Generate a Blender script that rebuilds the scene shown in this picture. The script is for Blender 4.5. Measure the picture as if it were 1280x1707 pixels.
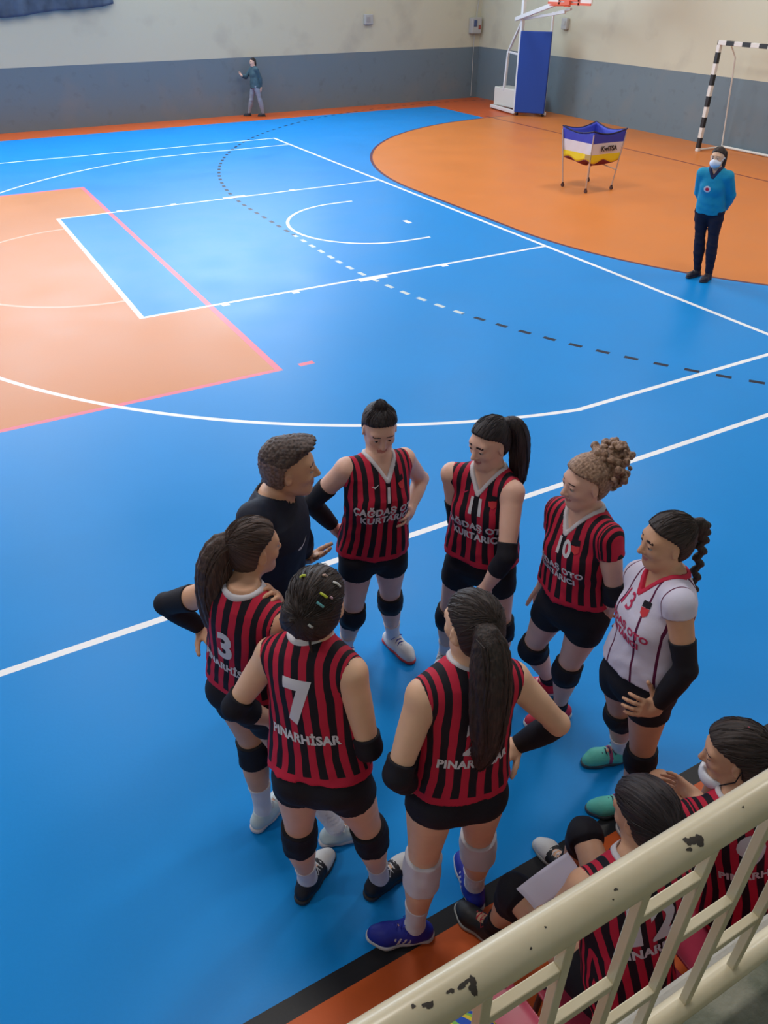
import bpy, bmesh, math, random
import numpy as np
from mathutils import Vector, Matrix
from mathutils.bvhtree import BVHTree

S = bpy.context.scene
COL = S.collection
for o in list(bpy.data.objects):
    bpy.data.objects.remove(o)

# ------------------------------------------------------------------ camera
CAM = (-7.62283, -11.26794, 3.25301)
ca = bpy.data.cameras.new('camera')
ca.sensor_fit = 'HORIZONTAL'; ca.sensor_width = 36.0
ca.lens = 1311.64 / 1280 * 36.0
ca.clip_start = 0.02; ca.clip_end = 200
cam = bpy.data.objects.new('camera', ca); COL.objects.link(cam)
cam.matrix_world = (Matrix.Translation(CAM) @ Matrix.Rotation(-0.51361, 4, 'Z')
                    @ Matrix.Rotation(0.96704, 4, 'X') @ Matrix.Rotation(0.00213, 4, 'Z'))
S.camera = cam
# ------------------------------------------------------------------ view, world, lamps
S.view_settings.view_transform = 'Standard'
S.view_settings.look = 'None'
S.view_settings.gamma = 1.0
S.view_settings.use_curve_mapping = False
S.view_settings.exposure = 0.70
W = bpy.data.worlds.new('world'); S.world = W; W.use_nodes = True
W.node_tree.nodes['Background'].inputs[0].default_value = (0.55, 0.72, 1.0, 1)
W.node_tree.nodes['Background'].inputs[1].default_value = 0.25

def area(name, loc, size, power, color, rot=(0, 0, 0)):
    l = bpy.data.lights.new(name, 'AREA'); l.shape = 'RECTANGLE'
    l.size, l.size_y = size; l.energy = power; l.color = color
    o = bpy.data.objects.new(name, l); o.location = loc; o.rotation_euler = rot
    COL.objects.link(o); return o
# rows of hall lamps under the roof
CEIL = 7.6
for ix, x in enumerate((-13.0, -7.0, -1.0, 4.5)):
    for iy, y in enumerate((-7.5, -0.5, 6.0)):
        area('hall_lamp', (x, y, CEIL - 0.25), (1.6, 0.9), (70 if y > 5 else 116) if y > -5 else 84, (1.0, 0.955, 0.89))
# daylight coming through the high windows of the far wall (panes are built there too)
area('window_daylight', (-5.0, 10.9, 4.9), (15.0, 1.9), 640, (0.72, 0.86, 1.0), (math.radians(-68), 0, 0))

# ------------------------------------------------------------------ helpers
def V(*a): return np.array(a, dtype=np.float64)
def nrm(v):
    v = np.asarray(v, float); return v / (np.linalg.norm(v) + 1e-12)

def mat(name, color, rough=0.6, spec=0.4, sss=0.0, bump=0.0, bscale=60.0, metal=0.0, coat=0.0, var=0.0, vscale=8.0, emit=None):
    m = bpy.data.materials.new(name); m.use_nodes = True
    nt = m.node_tree; b = nt.nodes['Principled BSDF']
    b.inputs['Base Color'].default_value = (*color, 1)
    b.inputs['Roughness'].default_value = rough
    b.inputs['Specular IOR Level'].default_value = spec
    b.inputs['Metallic'].default_value = metal
    b.inputs['Coat Weight'].default_value = coat
    if sss:
        b.inputs['Subsurface Weight'].default_value = sss
        b.inputs['Subsurface Radius'].default_value = (0.02, 0.008, 0.004)
        b.inputs['Subsurface Scale'].default_value = 0.5
    if emit:
        b.inputs['Emission Color'].default_value = (*emit[0], 1); b.inputs['Emission Strength'].default_value = emit[1]
    tc = nt.nodes.new('ShaderNodeTexCoord')
    if var:
        n = nt.nodes.new('ShaderNodeTexNoise'); n.inputs['Scale'].default_value = vscale; n.inputs['Detail'].default_value = 4
        nt.links.new(tc.outputs['Object'], n.inputs['Vector'])
        mr = nt.nodes.new('ShaderNodeMapRange'); mr.inputs[1].default_value = 0.3; mr.inputs[2].default_value = 0.7
        mr.inputs[3].default_value = 1 - var; mr.inputs[4].default_value = 1 + var
        nt.links.new(n.outputs['Fac'], mr.inputs[0])
        mx = nt.nodes.new('ShaderNodeVectorMath'); mx.operation = 'SCALE'; mx.inputs[0].default_value = color
        nt.links.new(mr.outputs[0], mx.inputs['Scale']); nt.links.new(mx.outputs[0], b.inputs['Base Color'])
    if bump:
        n = nt.nodes.new('ShaderNodeTexNoise'); n.inputs['Scale'].default_value = bscale; n.inputs['Detail'].default_value = 4
        nt.links.new(tc.outputs['Object'], n.inputs['Vector'])
        bp = nt.nodes.new('ShaderNodeBump'); bp.inputs['Strength'].default_value = bump; bp.inputs['Distance'].default_value = 0.01
        nt.links.new(n.outputs['Fac'], bp.inputs['Height']); nt.links.new(bp.outputs[0], b.inputs['Normal'])
    return m

class E:
    """tiny expression wrapper that writes math nodes"""
    nt = None
    def __init__(s, v): s.v = v
    @staticmethod
    def op(o, *a):
        n = E.nt.nodes.new('ShaderNodeMath'); n.operation = o
        for i, x in enumerate(a):
            if isinstance(x, E): x = x.v
            if isinstance(x, (int, float)): n.inputs[i].default_value = x
            else: E.nt.links.new(x, n.inputs[i])
        return E(n.outputs[0])
    def __add__(s, o): return E.op('ADD', s, o)
    __radd__ = __add__
    def __sub__(s, o): return E.op('SUBTRACT', s, o)
    def __rsub__(s, o): return E.op('SUBTRACT', o, s)
    def __mul__(s, o): return E.op('MULTIPLY', s, o)
    __rmul__ = __mul__
    def __truediv__(s, o): return E.op('DIVIDE', s, o)
    def __lt__(s, o): return E.op('LESS_THAN', s, o)
    def __gt__(s, o): return E.op('GREATER_THAN', s, o)
    def __abs__(s): return E.op('ABSOLUTE', s)
    def sqrt(s): return E.op('SQRT', s)
    def floor(s): return E.op('FLOOR', s)
    def frac(s): return E.op('FRACT', s)
    def mn(s, o): return E.op('MINIMUM', s, o)
    def mx(s, o): return E.op('MAXIMUM', s, o)
    def __neg__(s): return E.op('MULTIPLY', s, -1.0)
def e_and(*a):
    r = a[0]
    for b in a[1:]: r = r * b
    return r
def e_or(*a):
    r = a[0]
    for b in a[1:]: r = r.mx(b)
    return r
def mixc(f, a, b):
    n = E.nt.nodes.new('ShaderNodeMix'); n.data_type = 'RGBA'
    f = f.v if isinstance(f, E) else f
    if isinstance(f, (int, float)): n.inputs[0].default_value = f
    else: E.nt.links.new(f, n.inputs[0])
    for i, x in ((6, a), (7, b)):
        if isinstance(x, tuple): n.inputs[i].default_value = (*x, 1)
        else: E.nt.links.new(x, n.inputs[i])
    return n.outputs[2]
def noise_fac(vec, scale, detail=3):
    n = E.nt.nodes.new('ShaderNodeTexNoise'); n.inputs['Scale'].default_value = scale; n.inputs['Detail'].default_value = detail
    E.nt.links.new(vec, n.inputs['Vector']); return E(n.outputs['Fac'])

def link(o, parent=None, label=None, cat=None, group=None, kind=None):
    COL.objects.link(o)
    if parent is not None: o.parent = parent
    if label: o['label'] = label
    if cat: o['category'] = cat
    if group: o['group'] = group
    if kind: o['kind'] = kind
    return o
def thing(name, label, cat, loc=(0, 0, 0), rz=0.0, group=None):
    o = bpy.data.objects.new(name, None); o.empty_display_size = 0.1
    o.location = loc; o.rotation_euler = (0, 0, rz)
    return link(o, None, label, cat, group)
def mesh_np(name, verts, quads, mats, parent=None, smooth=True, slots=None, attr=None, **kw):
    me = bpy.data.meshes.new(name)
    verts = np.ascontiguousarray(verts, np.float32); quads = np.ascontiguousarray(quads, np.int32)
    me.vertices.add(len(verts)); me.vertices.foreach_set('co', verts.ravel())
    me.loops.add(quads.size); me.loops.foreach_set('vertex_index', quads.ravel())
    me.polygons.add(len(quads)); me.polygons.foreach_set('loop_start', np.arange(0, quads.size, 4, dtype=np.int32))
    if smooth: me.polygons.foreach_set('use_smooth', np.ones(len(quads), bool))
    for m in (mats if isinstance(mats, (list, tuple)) else [mats]): me.materials.append(m)
    if slots is not None: me.polygons.foreach_set('material_index', slots.astype(np.int32))
    if attr is not None:
        a = me.attributes.new('pat', 'FLOAT_VECTOR', 'POINT'); a.data.foreach_set('vector', np.ascontiguousarray(attr, np.float32).ravel())
    me.update(calc_edges=True)
    return link(bpy.data.objects.new(name, me), parent, **kw)
class MB:
    """collects boxes, tubes and lathes into one mesh"""
    def __init__(s): s.bm = bmesh.new()
    def box(s, c, size, rot=None, bev=0.0):
        r = bmesh.ops.create_cube(s.bm, size=1.0); vs = r['verts']
        M = Matrix.Translation(c) @ (rot if rot is not None else Matrix.Identity(4)) @ Matrix.Diagonal((*size, 1))
        bmesh.ops.transform(s.bm, matrix=M, verts=vs)
        if bev:
            es = list({e for v in vs for e in v.link_edges})
            bmesh.ops.bevel(s.bm, geom=es, offset=bev, segments=2, affect='EDGES', profile=0.5)
        return s
    def tube(s, pts, r, n=12, caps=True):
        pts = [Vector(p) for p in pts]; rs = r if isinstance(r, (list, tuple)) else [r] * len(pts)
        rings = []; up = None
        for i, p in enumerate(pts):
            t = (pts[min(i + 1, len(pts) - 1)] - pts[max(i - 1, 0)]).normalized()
            if up is None: up = Vector((0, 0, 1)) if abs(t.z) < 0.9 else Vector((1, 0, 0))
            x = t.cross(up).normalized(); y = x.cross(t).normalized(); up = y
            rings.append([s.bm.verts.new(p + rs[i] * (x * math.cos(2 * math.pi * k / n) + y * math.sin(2 * math.pi * k / n))) for k in range(n)])
        for a, b in zip(rings, rings[1:]):
            for k in range(n): s.bm.faces.new((a[k], a[(k + 1) % n], b[(k + 1) % n], b[k]))
        if caps: s.bm.faces.new(rings[0][::-1]); s.bm.faces.new(rings[-1])
        return s
    def bar(s, a, b, w, h):
        a = Vector(a); b = Vector(b); d = b - a
        q = d.to_track_quat('Y', 'Z').to_matrix().to_4x4()
        return s.box((a + b) / 2, (w, d.length, h), q, bev=min(w, h) * 0.12)
    def grid(s, P):
        n, m = len(P), len(P[0]); vv = [[s.bm.verts.new(p) for p in row] for row in P]
        for i in range(n - 1):
            for j in range(m - 1): s.bm.faces.new((vv[i][j], vv[i][j + 1], vv[i + 1][j + 1], vv[i + 1][j]))
        return s
    def build(s, name, m, parent=None, smooth=False, slots=None, **kw):
        bmesh.ops.recalc_face_normals(s.bm, faces=s.bm.faces)
        me = bpy.data.meshes.new(name)
        for f in s.bm.faces:
            f.smooth = smooth
            if slots: f.material_index = slots(f.calc_center_median())
        s.bm.to_mesh(me); s.bm.free()
        for x in (m if isinstance(m, (list, tuple)) else [m]): me.materials.append(x)
        o = bpy.data.objects.new(name, me)
        if smooth:
            me.shade_smooth() if not hasattr(me, 'set_sharp_from_angle') else me.set_sharp_from_angle(angle=math.radians(40))
        return link(o, parent, **kw)

# ------------------------------------------------------------------ implicit modelling: prims -> smooth union -> surface nets
def surfnets(F, org, h):
    Sg = F < 0; nx, ny, nz = F.shape
    c = np.zeros((nx - 1, ny - 1, nz - 1), np.uint8)
    for i in (0, 1):
        for j in (0, 1):
            for k in (0, 1): c += Sg[i:nx - 1 + i, j:ny - 1 + j, k:nz - 1 + k]
    act = (c > 0) & (c < 8); I = np.argwhere(act)
    if len(I) == 0: return np.zeros((0, 3)), np.zeros((0, 4), int)
    ids = np.full(c.shape, -1, np.int32); ids[act] = np.arange(len(I), dtype=np.int32)
    pos = np.zeros((len(I), 3)); cnt = np.zeros(len(I))
    for ax in range(3):
        e = np.zeros(3, int); e[ax] = 1; o1, o2 = [a for a in range(3) if a != ax]
        for u in (0, 1):
            for v in (0, 1):
                o = np.zeros(3, int); o[o1] = u; o[o2] = v
                A = I + o; B = A + e
                a = F[A[:, 0], A[:, 1], A[:, 2]]; b = F[B[:, 0], B[:, 1], B[:, 2]]
                m = (a < 0) != (b < 0); t = np.where(m, a / np.where(m, a - b, 1), 0)
                pos += m[:, None] * (o + t[:, None] * e); cnt += m
    verts = (I + pos / cnt[:, None]) * h + org
    Q = []
    d = Sg[:-1, 1:-1, 1:-1] != Sg[1:, 1:-1, 1:-1]; K = np.argwhere(d) + [0, 1, 1]; i, j, k = K.T; ins = Sg[i, j, k]
    q = np.stack([ids[i, j - 1, k - 1], ids[i, j, k - 1], ids[i, j, k], ids[i, j - 1, k]], 1); q[~ins] = q[~ins][:, ::-1]; Q.append(q)
    d = Sg[1:-1, :-1, 1:-1] != Sg[1:-1, 1:, 1:-1]; K = np.argwhere(d) + [1, 0, 1]; i, j, k = K.T; ins = Sg[i, j, k]
    q = np.stack([ids[i - 1, j, k - 1], ids[i - 1, j, k], ids[i, j, k], ids[i, j, k - 1]], 1); q[~ins] = q[~ins][:, ::-1]; Q.append(q)
    d = Sg[1:-1, 1:-1, :-1] != Sg[1:-1, 1:-1, 1:]; K = np.argwhere(d) + [1, 1, 0]; i, j, k = K.T; ins = Sg[i, j, k]
    q = np.stack([ids[i - 1, j - 1, k], ids[i, j - 1, k], ids[i, j, k], ids[i - 1, j, k]], 1); q[~ins] = q[~ins][:, ::-1]; Q.append(q)
    return verts, np.concatenate(Q)

def cone(a, b, r, t0=0.0, t1=1.0, f0=False, f1=False, infl=0.0, off=None):
    """limb segment with a radius profile r over its length; f0/f1 = cut flat at t0/t1"""
    a = np.asarray(a, float); b = np.asarray(b, float); d = b - a; L = np.linalg.norm(d); u = d / L
    rs = np.asarray(r, float) + infl; ts = np.linspace(0, 1, len(rs)); rm = rs.max() + 0.01
    if off is not None: a = a + off; b = b + off
    p0 = a + d * t0; p1 = a + d * t1
    def fn(x, y, z):
        t = ((x - a[0]) * u[0] + (y - a[1]) * u[1] + (z - a[2]) * u[2]) / L
        tc = np.clip(t, t0, t1)
        rr = np.interp(tc, ts, rs).astype(np.float32)
        tl = tc * L
        dd = np.sqrt((x - a[0] - u[0] * tl) ** 2 + (y - a[1] - u[1] * tl) ** 2 + (z - a[2] - u[2] * tl) ** 2) - rr
        if f0: dd = np.maximum(dd, (t0 - t) * L)
        if f1: dd = np.maximum(dd, (t - t1) * L)
        return dd
    return fn, np.minimum(p0, p1) - rm, np.maximum(p0, p1) + rm
def ell(c, ax, r, infl=0.0):
    c = np.asarray(c, float); ax = np.asarray(ax, float); r = np.asarray(r, float) + infl; R = r.max() + 0.005
    def fn(x, y, z):
        q = [((x - c[0]) * ax[i][0] + (y - c[1]) * ax[i][1] + (z - c[2]) * ax[i][2]) / r[i] for i in range(3)]
        k0 = np.sqrt(q[0] ** 2 + q[1] ** 2 + q[2] ** 2)
        k1 = np.sqrt((q[0] / r[0]) ** 2 + (q[1] / r[1]) ** 2 + (q[2] / r[2]) ** 2) + 1e-9
        return k0 * (k0 - 1) / k1
    return fn, c - R, c + R
def rbox(c, ax, hs, rd=0.005):
    c = np.asarray(c, float); ax = np.asarray(ax, float); hs = np.asarray(hs, float); R = np.linalg.norm(hs) + rd
    def fn(x, y, z):
        q = [np.abs((x - c[0]) * ax[i][0] + (y - c[1]) * ax[i][1] + (z - c[2]) * ax[i][2]) - hs[i] + rd for i in range(3)]
        return np.sqrt(sum(np.maximum(v, 0) ** 2 for v in q)) + np.minimum(np.maximum(np.maximum(q[0], q[1]), q[2]), 0) - rd
    return fn, c - R, c + R

def smin(a, b, k):
    if k <= 0: return np.minimum(a, b)
    h = np.maximum(k - np.abs(a - b), 0) / k
    return np.minimum(a, b) - h * h * k * 0.25
def build_sdf(name, ops, h, mats, parent, slots=None, attr=None, disp=None, base=(0, 0, 0), **kw):
    """ops: list of (kind, prim, k); kind in add / sub / and; sub,and take fn only or prim"""
    los = [o[1][1] for o in ops if o[0] == 'add']; his = [o[1][2] for o in ops if o[0] == 'add']
    lo = np.min(los, 0) - 3 * h; hi = np.max(his, 0) + 3 * h
    n = np.ceil((hi - lo) / h).astype(int) + 1
    F = np.full(n, 0.3, np.float32)
    gx = (lo[0] + h * np.arange(n[0])).astype(np.float32); gy = (lo[1] + h * np.arange(n[1])).astype(np.float32); gz = (lo[2] + h * np.arange(n[2])).astype(np.float32)
    band = None
    for o in ops:
        kd, pr, k = o
        if kd == 'add' or (kd == 'sub' and isinstance(pr, tuple)):
            fn, l, u = pr
            i0 = np.clip(np.floor((l - 0.03 - lo) / h).astype(int), 0, n); i1 = np.clip(np.ceil((u + 0.03 - lo) / h).astype(int) + 1, 0, n)
            if (i1 <= i0).any(): continue
            sl = tuple(slice(a, b) for a, b in zip(i0, i1))
            d = fn(gx[sl[0], None, None], gy[None, sl[1], None], gz[None, None, sl[2]])
            if kd == 'add': F[sl] = smin(F[sl], d, k)
            else: F[sl] = -smin(-F[sl], d, k)
        else:
            fn = pr[0] if isinstance(pr, tuple) else pr
            J = np.nonzero(F < 0.04)
            d = fn(gx[J[0]], gy[J[1]], gz[J[2]])
            if kd == 'sub': F[J] = -smin(-F[J], d, k)
            else: F[J] = -smin(-F[J], -d, k)
    if disp is not None:
        J = np.nonzero(np.abs(F) < 0.03)
        F[J] += disp(gx[J[0]], gy[J[1]], gz[J[2]])
    F[0] = F[-1] = 0.3; F[:, 0] = F[:, -1] = 0.3; F[:, :, 0] = F[:, :, -1] = 0.3
    v, q = surfnets(F, lo, h)
    sl = slots(v[q].mean(1)) if slots is not None else None
    at = attr(v) if attr is not None else None
    return mesh_np(name, v, q, mats, parent, slots=sl, attr=at, **kw)
def wob(seed, freq, amp, ani=(1, 1, 1)):
    rs = np.random.RandomState(seed); D = rs.randn(7, 3); D /= np.linalg.norm(D, axis=1)[:, None]; D *= np.array(ani)
    f = freq * rs.uniform(0.6, 1.8, 7); ph = rs.uniform(0, 6.28, 7)
    def fn(x, y, z):
        s = 0
        for i in range(7): s = s + np.sin((x * D[i, 0] + y * D[i, 1] + z * D[i, 2]) * f[i] + ph[i])
        return (s / 3.0 * amp).astype(np.float32)
    return fn

POSES = {
    'p1': {"h":1.68,"j":{"M":[-6.144,-8.538,0.881],"NB":[-6.103,-8.521,1.356],"HC":[-6.081,-8.493,1.527],"HL":[-6.067,-8.572,0.843],"HR":[-6.235,-8.537,0.859],"SL":[-5.945,-8.487,1.323],"SR":[-6.254,-8.492,1.363],"EL":[-5.788,-8.4,1.116],"ER":[-6.393,-8.379,1.154],"WL":[-5.95,-8.554,1.061],"WR":[-6.267,-8.392,0.955],"KL":[-6.012,-8.481,0.461],"KR":[-6.239,-8.483,0.458],"AL":[-5.935,-8.382,0.087],"AR":[-6.213,-8.329,0.09],"FL":[-6.049,-8.664,1.056],"FR":[-6.136,-8.398,0.88],"TL":[-5.907,-8.543,0.041],"TR":[-6.25,-8.506,0.04]}},
    'coach': {"h":1.78,"j":{"M":[-6.7,-8.644,0.926],"NB":[-6.676,-8.684,1.43],"HC":[-6.619,-8.719,1.602],"HL":[-6.655,-8.56,0.902],"HR":[-6.749,-8.724,0.895],"SL":[-6.6,-8.525,1.413],"SR":[-6.811,-8.782,1.449],"EL":[-6.546,-8.588,1.129],"ER":[-6.804,-8.738,1.179],"WL":[-6.484,-8.475,0.921],"WR":[-6.863,-8.586,0.995],"KL":[-6.548,-8.43,0.513],"KR":[-6.67,-8.561,0.512],"AL":[-6.536,-8.415,0.094],"AR":[-6.696,-8.538,0.094],"FL":[-6.452,-8.608,0.999],"FR":[-6.813,-8.526,0.859],"TL":[-6.37,-8.511,0.042],"TR":[-6.53,-8.633,0.042]}},
    'p11': {"h":1.68,"j":{"M":[-5.738,-8.879,0.884],"NB":[-5.719,-8.861,1.365],"HC":[-5.734,-8.859,1.538],"HL":[-5.689,-8.952,0.865],"HR":[-5.797,-8.815,0.857],"SL":[-5.701,-9.014,1.356],"SR":[-5.829,-8.732,1.337],"EL":[-5.801,-9.139,1.119],"ER":[-5.79,-8.733,1.062],"WL":[-5.849,-9.071,0.901],"WR":[-5.652,-8.593,0.939],"KL":[-5.626,-8.955,0.471],"KR":[-5.811,-8.743,0.464],"AL":[-5.552,-8.893,0.089],"AR":[-5.741,-8.648,0.086],"FL":[-5.851,-9.028,0.759],"FR":[-5.546,-8.489,0.939],"TL":[-5.695,-9.005,0.04],"TR":[-5.863,-8.748,0.042]}},
    'p10': {"h":1.68,"j":{"M":[-5.554,-9.341,0.872],"NB":[-5.554,-9.317,1.361],"HC":[-5.574,-9.306,1.532],"HL":[-5.528,-9.425,0.862],"HR":[-5.582,-9.258,0.84],"SL":[-5.564,-9.473,1.359],"SR":[-5.557,-9.17,1.304],"EL":[-5.528,-9.532,1.099],"ER":[-5.561,-9.167,1.033],"WL":[-5.462,-9.461,0.889],"WR":[-5.521,-9.101,0.815],"KL":[-5.529,-9.353,0.468],"KR":[-5.565,-9.137,0.449],"AL":[-5.444,-9.273,0.089],"AR":[-5.375,-9.102,0.092],"FL":[-5.41,-9.41,0.761],"FR":[-5.493,-9.059,0.676],"TL":[-5.626,-9.236,0.039],"TR":[-5.487,-9.018,0.038]}},
    'p13': {"h":1.66,"j":{"M":[-5.612,-9.809,0.87],"NB":[-5.553,-9.779,1.344],"HC":[-5.564,-9.744,1.512],"HL":[-5.627,-9.896,0.865],"HR":[-5.614,-9.727,0.833],"SL":[-5.633,-9.909,1.367],"SR":[-5.536,-9.644,1.265],"EL":[-5.628,-10.013,1.116],"ER":[-5.36,-9.712,1.074],"WL":[-5.691,-9.974,0.898],"WR":[-5.367,-9.591,0.879],"KL":[-5.587,-9.908,0.471],"KR":[-5.49,-9.678,0.458],"AL":[-5.522,-9.857,0.088],"AR":[-5.358,-9.627,0.089],"FL":[-5.819,-9.959,0.966],"FR":[-5.38,-9.483,0.781],"TL":[-5.687,-9.782,0.039],"TR":[-5.535,-9.562,0.039]}},
    'p3': {"h":1.7,"j":{"M":[-7.023,-9.112,0.9],"NB":[-6.995,-9.137,1.395],"HC":[-6.92,-9.074,1.545],"HL":[-7.067,-9.046,0.87],"HR":[-6.993,-9.198,0.871],"SL":[-7.089,-9.013,1.348],"SR":[-6.925,-9.287,1.348],"EL":[-7.221,-8.816,1.206],"ER":[-6.825,-9.189,1.112],"WL":[-7.094,-8.808,1.008],"WR":[-6.887,-9.144,1.335],"KL":[-7.018,-9.054,0.479],"KR":[-6.907,-9.144,0.463],"AL":[-7.025,-9.087,0.091],"AR":[-6.779,-9.335,0.096],"FL":[-7.061,-8.953,1.023],"FR":[-6.922,-9.215,1.47],"TL":[-6.881,-9.019,0.037],"TR":[-6.637,-9.364,0.037]}},
    'p7': {"h":1.72,"j":{"M":[-6.944,-9.622,0.927],"NB":[-6.899,-9.505,1.41],"HC":[-6.865,-9.503,1.584],"HL":[-7.017,-9.575,0.898],"HR":[-6.884,-9.7,0.905],"SL":[-7.007,-9.402,1.34],"SR":[-6.836,-9.659,1.392],"EL":[-7.148,-9.358,1.107],"ER":[-6.82,-9.742,1.109],"WL":[-7.005,-9.324,0.923],"WR":[-6.828,-9.586,0.915],"KL":[-7.019,-9.532,0.487],"KR":[-6.781,-9.672,0.5],"AL":[-6.987,-9.488,0.092],"AR":[-6.719,-9.631,0.093],"FL":[-6.918,-9.305,0.802],"FR":[-6.849,-9.459,0.837],"TL":[-6.839,-9.391,0.039],"TR":[-6.548,-9.588,0.04]}},
    'p2': {"h":1.73,"j":{"M":[-6.564,-9.91,0.926],"NB":[-6.518,-9.858,1.427],"HC":[-6.511,-9.848,1.604],"HL":[-6.655,-9.894,0.916],"HR":[-6.485,-9.946,0.898],"SL":[-6.684,-9.855,1.393],"SR":[-6.375,-9.906,1.36],"EL":[-6.799,-9.899,1.131],"ER":[-6.222,-9.993,1.139],"WL":[-6.694,-9.834,0.92],"WR":[-6.292,-9.878,0.939],"KL":[-6.683,-9.894,0.498],"KR":[-6.439,-9.909,0.488],"AL":[-6.694,-9.882,0.092],"AR":[-6.389,-9.858,0.092],"FL":[-6.555,-9.794,0.849],"FR":[-6.416,-9.918,1.012],"TL":[-6.851,-9.802,0.04],"TR":[-6.333,-9.684,0.04]}},
    'ref': {"h":1.6,"j":{"M":[0.726,-4.523,0.852],"NB":[0.617,-4.573,1.304],"HC":[0.576,-4.587,1.463],"HL":[0.767,-4.598,0.838],"HR":[0.693,-4.444,0.835],"SL":[0.685,-4.709,1.271],"SR":[0.563,-4.43,1.268],"EL":[0.817,-4.707,1.048],"ER":[0.65,-4.357,1.032],"WL":[0.885,-4.608,0.862],"WR":[0.789,-4.38,0.856],"KL":[0.802,-4.61,0.459],"KR":[0.756,-4.452,0.456],"AL":[0.855,-4.621,0.084],"AR":[0.835,-4.451,0.085],"FL":[0.931,-4.5,0.784],"FR":[0.91,-4.396,0.785],"TL":[0.691,-4.67,0.038],"TR":[0.664,-4.458,0.038]}},
    'boy': {"h":1.38,"j":{"M":[0.878,10.752,0.724],"NB":[0.907,10.803,1.124],"HC":[0.894,10.815,1.265],"HL":[0.89,10.677,0.715],"HR":[0.866,10.822,0.701],"SL":[0.927,10.672,1.106],"SR":[0.874,10.929,1.09],"EL":[1.011,10.661,0.899],"ER":[0.74,10.98,0.92],"WL":[1.009,10.663,0.702],"WR":[0.6,10.9,0.96],"KL":[0.953,10.661,0.392],"KR":[0.791,10.879,0.385],"AL":[1.026,10.687,0.074],"AR":[0.731,10.96,0.074],"FL":[1.011,10.652,0.578],"FR":[0.5,10.9,1.04],"TL":[0.904,10.771,0.033],"TR":[0.599,11.029,0.033]}},
    's1': {"h":1.68,"j":{"M":[-6.293,-10.562,0.487],"NB":[-6.271,-10.449,0.984],"HC":[-6.22,-10.392,1.138],"HL":[-6.386,-10.546,0.485],"HR":[-6.221,-10.484,0.473],"SL":[-6.437,-10.417,0.958],"SR":[-6.149,-10.509,0.916],"EL":[-6.519,-10.382,0.733],"ER":[-6.12,-10.532,0.668],"WL":[-6.435,-10.285,0.581],"WR":[-6.049,-10.359,0.571],"KL":[-6.432,-10.142,0.488],"KR":[-6.059,-10.088,0.488],"AL":[-6.422,-10.043,0.098],"AR":[-5.981,-9.977,0.097],"FL":[-6.411,-10.195,0.505],"FR":[-6.002,-10.24,0.544],"TL":[-6.455,-9.937,0.033],"TR":[-5.994,-9.834,0.036]}},
    's2': {"h":1.68,"j":{"M":[-5.703,-10.551,0.472],"NB":[-5.787,-10.444,0.962],"HC":[-5.781,-10.362,1.116],"HL":[-5.756,-10.461,0.455],"HR":[-5.602,-10.525,0.483],"SL":[-5.937,-10.39,0.911],"SR":[-5.654,-10.502,0.906],"EL":[-5.805,-10.345,0.678],"ER":[-5.503,-10.506,0.68],"WL":[-5.628,-10.219,0.596],"WR":[-5.385,-10.325,0.597],"KL":[-5.633,-10.058,0.501],"KR":[-5.385,-10.162,0.504],"AL":[-5.633,-10.05,0.092],"AR":[-5.385,-10.154,0.093],"FL":[-5.634,-10.074,0.576],"FR":[-5.385,-10.179,0.576],"TL":[-5.561,-9.884,0.04],"TR":[-5.312,-9.989,0.04]}},
}
PAPERC = [V(-6.470, -10.172, 0.600), V(-6.256, -10.179, 0.660), V(-6.252, -10.278, 0.620), V(-6.451, -10.268, 0.580)]

# ------------------------------------------------------------------ materials
def skin(name, c):
    return mat(name, c, 0.5, 0.35, sss=0.12, bump=0.04, bscale=90, var=0.05, vscale=14)
SK = {'fair': skin('skin_fair', (0.70, 0.43, 0.335)), 'light': skin('skin_light', (0.72, 0.45, 0.30)),
      'warm': skin('skin_warm', (0.60, 0.34, 0.215)), 'deep': skin('skin_deep', (0.45, 0.25, 0.17))}
LIP = mat('lips', (0.48, 0.19, 0.17), 0.45)
BLACK = mat('black_cloth', (0.012, 0.012, 0.018), 0.75, 0.25, bump=0.1, bscale=120)
NAVY = mat('navy_cloth', (0.010, 0.014, 0.030), 0.7, 0.3, bump=0.15, bscale=40)
WHITE = mat('white_knit', (0.62, 0.63, 0.70), 0.8, 0.2, bump=0.15, bscale=200)
PRINT = mat('white_print', (0.62, 0.62, 0.68), 0.55, 0.3)
REDPRINT = mat('crimson_print', (0.50, 0.03, 0.10), 0.55, 0.3)
COLLARW = mat('white_collar', (0.58, 0.56, 0.60), 0.8, 0.2)
COLLARR = mat('red_collar', (0.55, 0.03, 0.07), 0.8, 0.2)
PAPER = mat('paper', (0.72, 0.70, 0.84), 0.7)
MASK = mat('mask_cloth', (0.72, 0.76, 0.84), 0.8)
EYEW = mat('eye_white', (0.42, 0.38, 0.36), 0.3); IRIS = mat('iris', (0.03, 0.015, 0.01), 0.2)
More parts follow.
